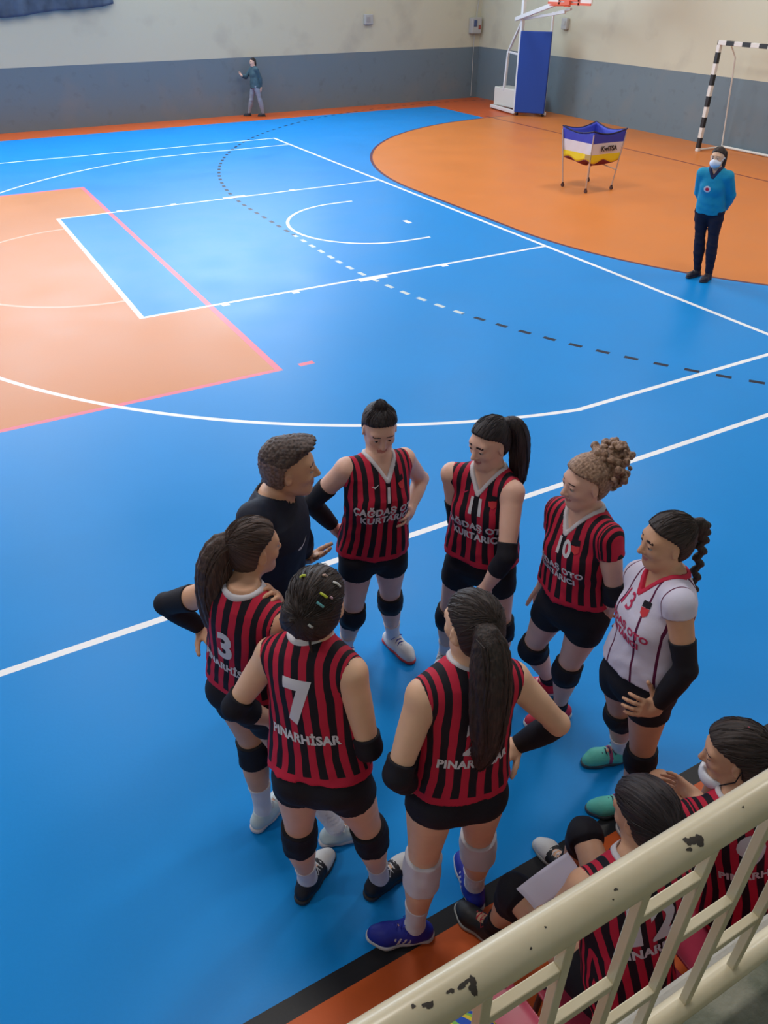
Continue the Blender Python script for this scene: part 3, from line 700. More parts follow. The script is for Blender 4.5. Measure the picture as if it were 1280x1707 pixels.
        def dsp(x, y, z):
            q = [(x - c[0]), (y - c[1]), (z - c[2])]
            p1 = q[0] * e1[0] + q[1] * e1[1] + q[2] * e1[2]; p2 = q[0] * e2[0] + q[1] * e2[1] + q[2] * e2[2]
            ph = np.arctan2(p1, p2)
            return (.0009 * np.sin(ph * 46 + 2 * np.sin(ph * 5)) + .0007 * np.sin(ph * 81 + seed)).astype(np.float32)
        def attr(v):
            q = v - c; p1, p2, p3 = q @ e1, q @ e2, q @ an; ph = np.arctan2(p1, p2)
            if kind in ('short', 'curly'): return q * 90
            return np.stack([np.cos(ph) * 14, np.sin(ph) * 14, p3 * 12], 1)
        ops = [('add', ell(P(0, -.014, .030), A, V(.074, .094, .084) * k, cap), 0.0), ('add', ell(P(0, -.030, -.025), A, V(.066, .070, .062) * k, cap * .6), 0.03)]
        if kind == 'short':
            ops.append(('add', ell(P(.0, .045, .098), A, V(.058, .055, .026) * k), 0.03))
            ops.append(('add', ell(P(.0, .080, .088), A, V(.046, .030, .020) * k), 0.02))
        ops.append(('and', region, 0.008))
        if extra: ops += extra(P, A, k)
        fade = (lambda Pc: ((Pc - c) @ u < .045 * k + .03 * np.sin((Pc - c) @ f * 60) * .15).astype(int)) if kind == 'short' else None
        cp = build_sdf('hair', ops, 0.0045, [HAIR[col], HAIR['fade']] if kind == 'short' else HAIR[col], s.root, slots=fade, attr=attr, disp=(dsp if kind != 'short' else wob(seed, 260, .0022)))
        s.haircap = cp
        if path:
            B = [c + W_RIGHT * a * k + W_AWAY * b * k + UPZ * e * k for a, b, e in path]
            rs = np.random.RandomState(seed); ops = []
            # resample
            n = 16; tt = np.linspace(0, len(B) - 1, n); Bx = np.stack([np.interp(tt, range(len(B)), [b[i] for b in B]) for i in range(3)], 1)
            for _ in range(2): Bx[1:-1] = (Bx[:-2] + 2 * Bx[1:-1] + Bx[2:]) / 4
            rr = np.interp(tt, range(len(B)), rad) * k
            if kind == 'braid':
                for i in range(22):
                    t = i / 21 * (n - 1); b = np.array([np.interp(t, range(n), Bx[:, j]) for j in range(3)]); R = np.interp(t, range(n), rr)
                    sg = 1 if i % 2 else -1; dv = nrm(Bx[min(int(t) + 1, n - 1)] - Bx[int(min(t, n - 2))]); sv = nrm(np.cross(dv, V(.5, .8, .1)))
                    ops.append(('add', ell(b + sv * sg * R * .30, (nrm(sv * .7 + dv * sg * -.7), nrm(np.cross(sv, dv)), nrm(dv * .7 + sv * sg * .7)), V(R * .75, R * .75, R * 1.25)), 0.004))
            elif kind == 'straight' or True:
                for i in range(n - 1): ops.append(('add', cone(Bx[i], Bx[i + 1], [rr[i] * .8, rr[i + 1] * .8]), 0.02))
                for q in range(18):
                    an2 = rs.uniform(0, 6.28); ph = rs.uniform(0, 6.28); fr_ = rs.uniform(.6, 1.1); rad_ = rs.uniform(.45, .9); last = None; end = rs.randint(n - 5, n)
                    for i in range(end):
                        dv = nrm(Bx[min(i + 1, n - 1)] - Bx[max(i - 1, 0)]); s1 = nrm(np.cross(dv, V(.5, .8, .1))); s2 = np.cross(dv, s1)
                        a_ = an2 + .35 * math.sin(i * fr_ * .5 + ph)
                        p = Bx[i] + (s1 * math.cos(a_) + s2 * math.sin(a_)) * rr[i] * rad_
                        if last is not None: ops.append(('add', cone(last, p, [max(.004, rr[i - 1] * .30), max(.003, rr[i] * .28)]), 0.004))
                        last = p
            mid = Bx.mean(0)
            def attr2(v):
                q = v - mid; return np.stack([q @ W_RIGHT * 150, q @ W_AWAY * 150, q[:, 2] * 10], 1)
            build_sdf('braid' if kind == 'braid' else 'ponytail', ops, 0.0045, HAIR[col], cp, attr=attr2)
            if kind != 'braid':
                sb = MB()
                for q in range(46):
                    an2 = rs.uniform(0, 6.28); ph = rs.uniform(0, 6.28); rad_ = rs.uniform(.75, 1.04); end = rs.randint(n - 4, n + 1); pts = []
                    for i in range(end):
                        dv = nrm(Bx[min(i + 1, n - 1)] - Bx[max(i - 1, 0)]); s1 = nrm(np.cross(dv, V(.5, .8, .1))); s2 = np.cross(dv, s1)
                        a_ = an2 + .22 * math.sin(i * .55 + ph); pts.append(Bx[i] + (s1 * math.cos(a_) + s2 * math.sin(a_)) * (rr[i] * rad_ + (.006 if i > n - 5 else 0)))
                    pts.append(pts[-1] * 2 - pts[-2] + V(*rs.uniform(-.006, .006, 3)))
                    sb.tube(pts, [.0020] * (len(pts) - 1) + [.0004], 4)
                sb.build('tail_strands', HAIR[col], cp, smooth=True)
            tb = MB(); tdir = nrm(Bx[2] - Bx[0]); a = Bx[0] + (Bx[1] - Bx[0]) * .6
            s1 = nrm(np.cross(tdir, V(.1, .2, .9))); s2 = np.cross(tdir, s1); R = rr[0] * .95
            tb.tube([Vector(a + (s1 * math.cos(q) + s2 * math.sin(q)) * R) for q in np.linspace(0, 6.3, 18)], .006, 8)
            tb.build('hair_tie', BLACK, cp, smooth=True)
        if kind in ('tail', 'bun', 'braid', 'cap'): s.strands(cp, an, col, 110 if kind == 'bun' else 70, seed, .004 if kind == 'bun' else .0012)
        return cp
W_RIGHT = V(.871, -.491, 0); W_AWAY = V(.491, .871, 0)
CREST = mat('crest_red', (0.60, 0.04, 0.05), 0.6)

# ------------------------------------------------------------------ the hall
WX0, WX1, WY0, WY1 = -24.0, 8.3, -14.5, 11.2
def floor_material():
    m = bpy.data.materials.new('sports_floor'); m.use_nodes = True; nt = m.node_tree; b = nt.nodes['Principled BSDF']; E.nt = nt
    g = nt.nodes.new('ShaderNodeNewGeometry'); sp = nt.nodes.new('ShaderNodeSeparateXYZ'); nt.links.new(g.outputs['Position'], sp.inputs[0])
    X, Y = E(sp.outputs[0]), E(sp.outputs[1])
    def box(x0, x1, y0, y1): return e_and(X > x0, X < x1, Y > y0, Y < y1)
    def dist(cx, cy):
        a = X - cx; c = Y - cy; return (a * a + c * c).sqrt()
    def ring(cx, cy, r, w=.05): return abs(dist(cx, cy) - r) < w / 2
    blue = (0.004, 0.232, 0.63); orange = (0.60, 0.190, 0.042); deep = (0.54, 0.100, 0.022)
    white = (0.80, 0.82, 0.84); pink = (0.72, 0.16, 0.22); dark = (0.010, 0.012, 0.035)
    col = blue
    # orange around the court
    out = e_or(Y > 10.15, Y < -9.92, X > 6.1)
    # handball goal area: 6 m round the goal line
    cy = E.op('MINIMUM', Y.mx(-1.5), 1.5); a = X - 6.3; c = Y - cy; dg = (a * a + c * c).sqrt()
    D = dg < 6.12
    col = mixc(out, col, deep)
    col = mixc(e_or(D, e_and(X > 6.2, abs(Y) < 7.72)), col, orange)
    col = mixc(abs(dg - 6.14) < .028, col, (0.10, 0.03, 0.06))
    col = mixc(e_and(abs(X - 6.3) < .03, abs(Y) < 7.9), col, (0.22, 0.05, 0.03))
    # volleyball court end zone, orange with a pink edge
    vb = e_and(X < -5.0, abs(Y) < 4.5)
    col = mixc(vb, col, (0.58, 0.215, 0.062))
    key = box(-5.8, 0, -2.45, 2.45)
    col = mixc(key, col, blue)
    ed = e_or(e_and(abs(X + 5.0) < .035, abs(Y) < 4.53), e_and(abs(abs(Y) - 4.5) < .03, X < -4.97))
    col = mixc(ed, col, pink)
    col = mixc(box(-4.78, -4.62, -4.53, -4.46), col, pink)
    # broken 9 m line: dashes along the arc
    d9 = abs(dg - 9.22) < .03
    ang = E.op('ARCTAN2', Y + 1.5, X - 6.3); ang2 = E.op('ARCTAN2', Y - 1.5, X - 6.3)
    d1 = e_and(d9, (ang * 30.7 + 0.1).frac() < .48, Y < -1.5)
    d2 = e_and(d9, (ang2 * 30.7).frac() < .48, Y > 1.5)
    d3 = e_and(d9, (Y * 3.33).frac() < .48, abs(Y) < 1.5)
    pale = e_and(Y > -4.1, Y < -.2)
    col = mixc(e_or(d1, d2, d3), col, mixc(pale, dark, (0.55, 0.62, 0.62)))
    # basketball lines
    L = [e_and(abs(X) < .03, abs(Y) < 7.5), e_and(abs(abs(Y) - 7.5) < .026, X < .025),
         e_and(abs(abs(Y) - 2.45) < .026, X > -5.83, X < 0), e_and(abs(X + 5.8) < .03, abs(Y) < 2.476),
         e_and(ring(-1.575, 0, 6.75), X < -2.97), e_and(abs(abs(Y) - 6.6) < .026, X > -2.99, X < 0),
         e_and(ring(-1.575, 0, 1.25), X < -1.575), e_and(abs(abs(Y) - 1.25) < .026, X > -1.575, X < -1.2)]
    lane = None
    aY = abs(Y)
    for x0, x1, hgt in ((-1.81, -1.71, .09), (-3.05, -2.65, .10), (-3.97, -3.88, .09), (-4.87, -4.78, .09)):
        L.append(e_and(X > x0, X < x1, aY > 2.44, aY < 2.45 + hgt))
    L.append(e_and(X > -1.10, X < -1.02, abs(Y + .36) < .09))
    col = mixc(e_or(*L), col, white)
    col = mixc(e_and(ring(-5.8, 0, 1.8), X < -5.83), col, (0.72, 0.42, 0.28))
    # dark border line on the bench side
    col = mixc(abs(Y + 9.885) < .040, col, (0.016, 0.017, 0.020))
    nz = noise_fac(g.outputs['Position'], 1.3, 5); n2 = noise_fac(g.outputs['Position'], 60, 2)
    sc = nt.nodes.new('ShaderNodeVectorMath'); sc.operation = 'SCALE'; nt.links.new(col, sc.inputs[0])
    f = (nz - .5) * .16 + (n2 - .5) * .05 + 1.0; nt.links.new(f.v, sc.inputs['Scale'])
    nt.links.new(sc.outputs[0], b.inputs['Base Color'])
    r = (nz - .5) * .18 + .37; nt.links.new(r.v, b.inputs['Roughness'])
    b.inputs['Specular IOR Level'].default_value = 0.16
    bp = nt.nodes.new('ShaderNodeBump'); bp.inputs['Strength'].default_value = .03; bp.inputs['Distance'].default_value = .01
    nt.links.new(n2.v, bp.inputs['Height']); nt.links.new(bp.outputs[0], b.inputs['Normal'])
    return m
def wall_material():
    m = bpy.data.materials.new('painted_wall'); m.use_nodes = True; nt = m.node_tree; b = nt.nodes['Principled BSDF']; E.nt = nt
    g = nt.nodes.new('ShaderNodeNewGeometry'); sp = nt.nodes.new('ShaderNodeSeparateXYZ'); nt.links.new(g.outputs['Position'], sp.inputs[0])
    Z = E(sp.outputs[2]); n = noise_fac(g.outputs['Position'], 1.1, 5); n2 = noise_fac(g.outputs['Position'], 4.5, 5)
    edge = Z > 1.35
    col = mixc(edge, (0.140, 0.195, 0.232), (0.555, 0.545, 0.42))
    # smudges and scuffs low on the cream paint
    st = ((n - .56) * 5).mx(0).mn(1) * (E.op('SUBTRACT', 3.2, Z).mx(0).mn(1))
    col = mixc(st * .35, col, (0.24, 0.22, 0.20))
    st2 = ((n2 - .60) * 6).mx(0).mn(1) * (Z < 1.35)
    col = mixc(st2 * .35, col, (0.085, 0.095, 0.115))
    nt.links.new(col, b.inputs['Base Color']); b.inputs['Roughness'].default_value = .6
    bp = nt.nodes.new('ShaderNodeBump'); bp.inputs['Strength'].default_value = .1; nt.links.new(n2.v, bp.inputs['Height']); nt.links.new(bp.outputs[0], b.inputs['Normal'])
    return m
FLOOR = floor_material(); WALL = wall_material()
MB().box(((WX0 + WX1) / 2, (WY0 + WY1) / 2, -.1), (WX1 - WX0, WY1 - WY0, .2)).build('floor', FLOOR, kind='structure')
MB().box((WX1 + .1, (WY0 + WY1) / 2, CEIL / 2), (.2, WY1 - WY0, CEIL)).build('wall_right', WALL, kind='structure')
MB().box((WX0 - .1, (WY0 + WY1) / 2, CEIL / 2), (.2, WY1 - WY0, CEIL)).build('wall_left', WALL, kind='structure')
MB().box(((WX0 + WX1) / 2, WY0 - .1, CEIL / 2), (WX1 - WX0, .2, CEIL)).build('wall_near', WALL, kind='structure')
WHP = mat('ceiling_paint', (0.6, 0.6, 0.58), .8)
MB().box(((WX0 + WX1) / 2, (WY0 + WY1) / 2, CEIL + .1), (WX1 - WX0, WY1 - WY0, .2)).build('ceiling', WHP, kind='structure')
# far wall with its row of high windows
WIN = [(-20 + i * 4.4, -20 + i * 4.4 + 3.6) for i in range(6)]; WZ0, WZ1 = 3.7, 6.1
fw = MB(); cx = lambda a, b: ((a + b) / 2, WY1 + .1)
fw.box((*cx(WX0, WX1), WZ0 / 2), (WX1 - WX0, .2, WZ0)); fw.box((*cx(WX0, WX1), (WZ1 + CEIL) / 2), (WX1 - WX0, .2, CEIL - WZ1))
xs = [WX0] + [v for w in WIN for v in w] + [WX1]
for a, b in zip(xs[::2], xs[1::2]): fw.box((*cx(a, b), (WZ0 + WZ1) / 2), (b - a, .2, WZ1 - WZ0))
fw.build('wall_far', WALL, kind='structure')
GLASS = mat('daylit_glass', (0.5, 0.6, 0.7), .2, emit=((0.72, 0.86, 1.0), 2.2)); FRM = mat('window_frame', (0.4, 0.4, 0.4), .5)
for i, (a, b) in enumerate(WIN):
    w = MB()
    for k in range(4): w.box((a + (b - a) * k / 3, WY1 + .06, (WZ0 + WZ1) / 2), (.06, .06, WZ1 - WZ0))
    for z in (WZ0, (WZ0 + WZ1) / 2, WZ1): w.box(((a + b) / 2, WY1 + .06, z), (b - a, .06, .06))
    wo = w.build('window_%d' % (i + 1), FRM, kind='structure')
    MB().box(((a + b) / 2, WY1 + .12, (WZ0 + WZ1) / 2), (b - a, .02, WZ1 - WZ0)).build('pane', GLASS, wo)
# blue-grey curtain hanging on the far wall
cm = mat('curtain_cloth', (0.075, 0.105, 0.155), .85, .2, bump=.3, bscale=12, var=.3, vscale=3)
P = []
for j in range(24):
    row = []
    for i in range(150):
        x = -6.6 + 4.25 * i / 149; z = 3.9 - (3.9 - (2.36 + .05 * (x + 5) + (.10 * max(0, (x + 3.4)) ** 1.0) + .03 * math.sin(x * 3))) * j / 23
        row.append((x, WY1 - .12 - .05 * math.sin(x * 14 + .6 * math.sin(x * 4)) * (.4 + .6 * j / 23), z))
    P.append(row)
o = MB().grid(P).build('curtain', cm, smooth=True, label='blue-grey curtain hanging on the far wall at the top left', cat='curtain')
sm = o.modifiers.new('thick', 'SOLIDIFY'); sm.thickness = .012

# ------------------------------------------------------------------ fixtures on the walls
GREYP = mat('grey_plastic', (0.42, 0.43, 0.42), .5); DK = mat('dark_plastic', (0.03, 0.03, 0.035), .5); CREAMW = mat('white_enamel', (0.66, 0.66, 0.62), .45)
t = thing('junction_box', 'grey plastic electrical box with cable near the far corner', 'electrical box', (8.05, WY1, 1.9))
MB().box((0, -.09, 0), (.34, .18, .40), bev=.02).build('box_body', GREYP, t)
MB().box((-.06, -.19, .06), (.10, .02, .16), bev=.004).build('cover_plate', mat('blue_plate', (.06, .09, .20), .5), t, label='dark blue cover plate')
MB().box((.09, -.19, -.04), (.07, .02, .10), bev=.004).build('switch', mat('red_switch', (.30, .07, .06), .5), t, label='dull red switch')
MB().tube([(.05, -.06, .2), (.09, -.05, .5), (.16, -.04, .9), (.15, -.04, 2.2)], .014, 8).build('cable', GREYP, t, smooth=True)
MB().tube([(0, -.08, -.2), (0, -.06, -.5), (.02, -.04, -1.85)], .010, 8).build('conduit', GREYP, t, smooth=True)
t = thing('wall_box', 'small square grey box high on the far wall left of the corner', 'wall box', (4.5, WY1, 2.12))
MB().box((0, -.05, 0), (.26, .10, .24), bev=.02).build('box_body', GREYP, t); MB().box((-.03, -.105, 0), (.12, .012, .12), bev=.004).build('cover_plate', mat('cover_grey', (.33, .33, .33), .5), t)
t = thing('wall_bracket', 'small grey box on the right wall behind the basketball stand', 'wall box', (8.3, 7.35, 2.1))
MB().box((-.05, 0, 0), (.10, .22, .26), bev=.02).build('box_body', GREYP, t); MB().box((-.105, .0, .02), (.012, .1, .1), bev=.004).build('cover_plate', GREYP, t)

# ------------------------------------------------------------------ basketball stand
t = thing('basketball_stand', 'white steel mobile basketball stand with a blue padded front by the far corner', 'basketball stand', (0, 0, 0))
PADB = mat('blue_pad', (0.012, 0.060, 0.33), .5, .4, bump=.1, bscale=20); WST = mat('white_steel', (0.70, 0.71, 0.72), .4)
ORR = mat('orange_paint', (0.66, 0.12, 0.06), .5)
ux = nrm(V(-.55, -.84, 0)); uy = V(-ux[1], ux[0], 0)
# pad face spans (7.22,7.60)..(7.72,6.75) on the floor plan
a0, a1 = V(7.05, 7.62, 0), V(7.55, 6.98, 0); pd = nrm(a1 - a0); pn = V(-pd[1], pd[0], 0); pn = -pn if pn @ V(-1, -1, 0) < 0 else pn
mid = (a0 + a1) / 2; ang = math.atan2(pd[1], pd[0]); rotp = Matrix.Rotation(ang, 4, 'Z'); wd = np.linalg.norm(a1 - a0)
pdz = MB(); pdz.box((*(mid[:2]), 1.02), (wd, .10, 1.88), rotp, bev=.02); pdo = pdz.build('front_pad', PADB, t)
bk = -pn
def Q(u, v, z): return a0 + pd * u + bk * v + UPZ * z
f = MB()
f.bar(Q(0, .06, .05), Q(0, .06, 3.4), .09, .09); f.build('mast', WST, t)
f = MB(); f.bar(Q(wd - .04, .08, .05), Q(wd - .04, .08, 2.38), .05, .05); f.build('mast', WST, t)
# ballast box behind
bx0 = V(7.25, 8.85, 0)
f = MB(); f.box((7.57, 8.42, .33), (.50, 1.08, .46), bev=.02); f.build('ballast_box', CREAMW, t)
f = MB()
f.bar((7.28, 9.0, .07), Q(0, .05, .07), .08, .08); f.bar((7.9, 8.95, .07), Q(wd, .1, .07), .08, .08); f.bar(Q(0, .08, .10), Q(wd, .08, .10), .06, .06)
f.build('base_frame', WST, t)
f = MB(); f.bar((7.34, 8.54, .5), (7.34, 8.47, 1.44), .065, .065); f.bar((7.34, 8.47, 1.44), Q(0.0, .06, 2.20), .055, .055); f.bar((7.34, 8.47, 1.43), Q(0, .08, 1.42), .045, .045)
f.build('rear_brace', WST, t)
f = MB(); f.bar(V(7.1, 7.95, 2.20), V(6.38, 5.6, 2.60), .07, .09); f.bar(Q(.05, .0, 2.22), V(6.38, 5.2, 2.46), .045, .055); f.bar(Q(wd, .08, 2.35), V(6.45, 5.1, 2.52), .05, .05); f.build('arm', WST, t)
for p in ((7.28, 8.95), (7.88, 8.9), tuple(Q(0.05, .08, 0)[:2]), tuple(Q(wd - .05, .08, 0)[:2])):
    MB().tube([(p[0] - .02, p[1], .035), (p[0] + .02, p[1], .035)], .035, 14).build('caster', DK, t, smooth=True)
hb = MB(); hc = V(6.62, 6.05, 0)
hb.box((6.33, 5.02, 3.11), (.04, 1.45, 1.0), bev=.004); bb = hb.build('backboard', mat('backboard', (.72, .66, .62), .35), t)
f = MB(); f.box((6.30, 5.02, 2.70), (.02, .70, .06)); f.box((6.30, 5.02, 3.05), (.02, .70, .05)); f.box((6.30, 4.69, 2.82), (.02, .05, .45)); f.box((6.30, 5.35, 2.82), (.02, .05, .45)); f.box((6.30, 5.02, 2.625), (.02, 1.45, .045)); f.build('target_square', ORR, bb)
f = MB(); f.tube([(6.05 + .225 * math.cos(q), 5.02 + .225 * math.sin(q), 2.60) for q in np.linspace(0, 6.2832, 28)], .012, 8); f.box((6.26, 5.02, 2.625), (.06, .16, .12)); f.build('rim', ORR, t)

# ------------------------------------------------------------------ handball goal
t = thing('handball_goal', 'black and white striped handball goal against the right wall', 'goal', (0, 0, 0))
def striped(name, c0, c1, n, first):
    m = bpy.data.materials.new(name); m.use_nodes = True; nt = m.node_tree; b = nt.nodes['Principled BSDF']; E.nt = nt
    g = nt.nodes.new('ShaderNodeNewGeometry'); sp = nt.nodes.new('ShaderNodeSeparateXYZ'); nt.links.new(g.outputs['Position'], sp.inputs[0])
    v = E(sp.outputs[n[0]]) * (1 / n[1]) + n[2]
    nt.links.new(mixc((v * .5).frac() < .5, c0, c1), b.inputs['Base Color']); b.inputs['Roughness'].default_value = .5; return m
GX, GY = 7.45, 1.58
PZ = striped('post_stripes', (.68, .67, .64), (.012, .012, .014), (2, .2, -.35), 0); PY = striped('bar_stripes', (.68, .67, .64), (.012, .012, .014), (1, .2, -8.0), 0)
for y in (GY, GY - 3.08):
    MB().box((GX, y, 1.0), (.08, .08, 2.0), bev=.006).build('post', PZ, t)
MB().box((GX, GY - 1.54, 2.04), (.08, 3.16, .08), bev=.006).build('crossbar', PY, t)
for y in (GY, GY - 3.08):
    MB().tube([(GX, y, 2.02), (GX + .35, y - .0, 1.98), (GX + .55, y, 1.75), (GX + .75, y, .03), (GX + .74, y, .02)], .016, 8).build('net_hoop', CREAMW, t, smooth=True)
f = MB(); f.tube([(GX + .05, GY, .03), (GX + .78, GY - .02, .03)], .022, 8); f.tube([(GX + .78, GY, .03), (GX + .78, GY - 3.1, .03)], .026, 8); f.tube([(GX + .05, GY - 3.08, .03), (GX + .78, GY - 3.08, .03)], .02, 8)
f.build('ground_bar', CREAMW, t, smooth=True)

# ------------------------------------------------------------------ ball cart
t = thing('ball_cart', 'folding ball cart with blue, white and yellow cloth on four casters', 'ball cart', (2.98, .09, 0))
legs = [(-.33, .27), (-.31, -.33), (.28, -.34), (.35, .35)]
ST = mat('cart_steel', (.55, .50, .47), .35, metal=.4)
corner = [(-.40, .36), (-.36, -.40), (.36, -.42), (.42, .42)]
for (x, y), (cx_, cy_) in zip(legs, corner):
    MB().tube([(x, y, .06), (cx_, cy_, .95)], .011, 8).build('leg', ST, t, smooth=True)
    c = MB(); c.tube([(x - .014, y, .032), (x + .014, y, .032)], .032, 14); c.box((x, y, .065), (.03, .03, .03), bev=.004); c.build('caster', mat('caster_rubber', (.07, .025, .02), .5), t, smooth=True)
f = MB()
for a, b in ((0, 2), (1, 3)):
    f.tube([(corner[a][0] * .9, corner[a][1] * .9, .33 + .3), (corner[b][0] * .9, corner[b][1] * .9, .33)], .009, 8); 
f.build('cross_brace', ST, t, smooth=True)
cb = (0.035, 0.055, 0.48); m = bpy.data.materials.new('cart_cloth'); m.use_nodes = True; nt = m.node_tree; b = nt.nodes['Principled BSDF']; E.nt = nt
tc = nt.nodes.new('ShaderNodeTexCoord'); sp = nt.nodes.new('ShaderNodeSeparateXYZ'); nt.links.new(tc.outputs['Object'], sp.inputs[0]); Z = E(sp.outputs[2])
nt.links.new(mixc(Z > .80, mixc(Z > .62, (.80, .66, .02), (.70, .69, .74)), cb), b.inputs['Base Color']); b.inputs['Roughness'].default_value = .65; CLOTH = m
P = []
ring = []
for i in range(4):
    a, b_ = V(*corner[i], 0), V(*corner[(i + 1) % 4], 0)
    for k in range(12):
        u = k / 12; p = a + (b_ - a) * u; inn = .055 * math.sin(math.pi * u)
        ring.append((p * (1 - inn), .07 * math.sin(math.pi * u)))
n = len(ring); fb = MB(); rows = []
for j in range(13):
    v = j / 12; row = []
    for i in range(n + 1):
        p, sag = ring[i % n]; z = (1.0 - sag * .9) * (1 - v) + (.50 + .03 * math.sin(i * .8)) * v
        q = p * (1.0 - .13 * v + .010 * math.sin(i * 1.7 + j)); row.append((q[0], q[1], z))
    rows.append(row)
fb.grid(rows); so = fb.build('cloth_side', CLOTH, t, smooth=True); so.modifiers.new('s', 'SOLIDIFY').thickness = .008
rows2 = [[(V(*rows[-1][i]) * V(1 - k / 6, 1 - k / 6, 1) - V(0, 0, .09 * math.sin(math.pi / 2 * k / 6)))for i in range(n + 1)] for k in range(6)] 
fb = MB().grid(rows2); so2 = fb.build('cloth_bottom', mat('maroon_cloth', (.16, .02, .06), .7), t, smooth=True, label='dark maroon sagging bottom'); so2.modifiers.new('s', 'SOLIDIFY').thickness = .006
f = MB()
for i in range(4):
    ps = [(*(ring[i * 12 + k if i * 12 + k < n else 0][0][:2] * 1.01), 1.005 - ring[(i * 12 + k) % n][1] * .9) for k in range(13)]
    f.tube(ps, .011, 6)
f.build('top_hem', mat('navy_hem', (.012, .012, .05), .7), t, smooth=True)
# the lettering on the white band, side facing the court bench
def flat_text(text, size, M, m, name, parent, offset=.02, label=None):
    cu = bpy.data.curves.new('t', 'FONT'); cu.body = text; cu.size = size; cu.align_x = 'CENTER'; cu.align_y = 'CENTER'; cu.offset = offset * size; cu.extrude = .001
    to = bpy.data.objects.new('t', cu); COL.objects.link(to); bpy.context.view_layer.update()
    me = bpy.data.meshes.new_from_object(to.evaluated_get(bpy.context.evaluated_depsgraph_get())); bpy.data.objects.remove(to)
    me.transform(M); me.materials.append(m); return link(bpy.data.objects.new(name, me), parent, label=label)
ca_, cb_ = V(-.36, -.40, .71), V(.36, -.42, .71); d = nrm(cb_ - ca_)
M = Matrix.Translation(((ca_ + cb_) / 2 * V(.955, .95, 1)) + V(.03, -.012, .0)) @ Matrix.Rotation(math.atan2(d[1], d[0]), 4, 'Z') @ Matrix.Rotation(math.radians(90), 4, 'X')
flat_text('KwiTSA', .105, M, DK, 'lettering', so, .05)
MB().box((-.06 - .33, -.36, .60), (.02, .12, .08), Matrix.Rotation(.2, 4, 'Z'), bev=.003).build('patch', mat('tan_patch', (.45, .33, .12), .7), t, label='tan patch low on the side')

# ------------------------------------------------------------------ spectators' ledge and railing
m = bpy.data.materials.new('stand_concrete'); m.use_nodes = True; nt = m.node_tree; b = nt.nodes['Principled BSDF']; E.nt = nt
g = nt.nodes.new('ShaderNodeNewGeometry'); sp = nt.nodes.new('ShaderNodeSeparateXYZ'); nt.links.new(g.outputs['Position'], sp.inputs[0])
n = noise_fac(g.outputs['Position'], 9, 6); n2 = noise_fac(g.outputs['Position'], 60, 4); yy = E(sp.outputs[1])
c = mixc(((n - .4) * 4).mx(0).mn(1), (0.10, 0.115, 0.080), (0.215, 0.215, 0.165))
c = mixc((yy > -10.90) * .85, c, (0.42, 0.40, 0.36))
nt.links.new(c, b.inputs['Base Color']); b.inputs['Roughness'].default_value = .85
bp = nt.nodes.new('ShaderNodeBump'); bp.inputs['Strength'].default_value = .3; bp.inputs['Distance'].default_value = .01; nt.links.new(n2.v, bp.inputs['Height']); nt.links.new(bp.outputs[0], b.inputs['Normal'])
MB().box((-8, (-10.85 + WY0) / 2, .715), (31.9, WY0 * -1 - 10.85, 1.43), bev=.01).build('trim_1', m, kind='structure')

m = bpy.data.materials.new('cream_gloss_paint'); m.use_nodes = True; nt = m.node_tree; b = nt.nodes['Principled BSDF']; E.nt = nt
tc = nt.nodes.new('ShaderNodeTexCoord'); V0 = tc.outputs['Object']
n = noise_fac(V0, 14, 5); n2 = noise_fac(V0, 70, 3); n3 = noise_fac(V0, 3.5, 4)
chip = e_or(n > .78, n2 > .83)
base = mixc(((n3 - .4) * 3).mx(0).mn(1), (0.53, 0.46, 0.305), (0.64, 0.58, 0.42))
nt.links.new(mixc(chip, base, (0.055, 0.045, 0.035)), b.inputs['Base Color'])
nt.links.new((chip * .4 + .26).v, b.inputs['Roughness']); b.inputs['Specular IOR Level'].default_value = .5
bp = nt.nodes.new('ShaderNodeBump'); bp.inputs['Strength'].default_value = .5; bp.inputs['Distance'].default_value = .002
nt.links.new((n3 * .5 - chip).v, bp.inputs['Height']); nt.links.new(bp.outputs[0], b.inputs['Normal']); CREAM = m
t = thing('railing', 'cream painted steel railing with chipped paint in front of the seated players', 'railing', (-7.0, -10.92, 1.43))
RX = lambda x: x + 7.0
ra, rb = -9.2, -4.6
MB().tube([(RX(ra), 0, .827), (RX(-7), 0, .827), (RX(rb), 0, .827)], .0275, 32).build('handrail', CREAM, t, smooth=True)
CHIP = mat('bare_steel_chip', (0.050, 0.042, 0.035), .7, .3)
def chip(cx_, ang, pts, seed):
    """a flake of missing paint that hugs the handrail"""
    bm = bmesh.new(); P_ = [bm.verts.new((x, y, 0)) for x, y in pts]; bm.faces.new(P_); bmesh.ops.triangulate(bm, faces=bm.faces)
    for _ in range(3): bmesh.ops.subdivide_edges(bm, edges=[e for e in bm.edges if e.calc_length() > .004], cuts=1); bmesh.ops.triangulate(bm, faces=bm.faces)
    R = .0278
    for v in bm.verts:
        q = ang + v.co.y / R; v.co = (RX(cx_) + v.co.x, -math.cos(q) * R, .827 + math.sin(q) * R)
    me = bpy.data.meshes.new('paint_chip'); bmesh.ops.recalc_face_normals(bm, faces=bm.faces); bm.to_mesh(me); bm.free(); me.materials.append(CHIP)
    link(bpy.data.objects.new('paint_chip', me), t, label='bare dark patch where the paint has flaked')
def blob(sx, sy, seed, n=26, j=.35):
    rs = np.random.RandomState(seed); a = np.linspace(0, 2 * math.pi, n, endpoint=False); r = 1 + j * (rs.rand(n) - .5) + .25 * np.sin(a * 2 + seed) + .18 * np.sin(a * 3 + seed * 2)
    return [(sx * r[i] * math.cos(a[i]), sy * r[i] * math.sin(a[i])) for i in range(n)]
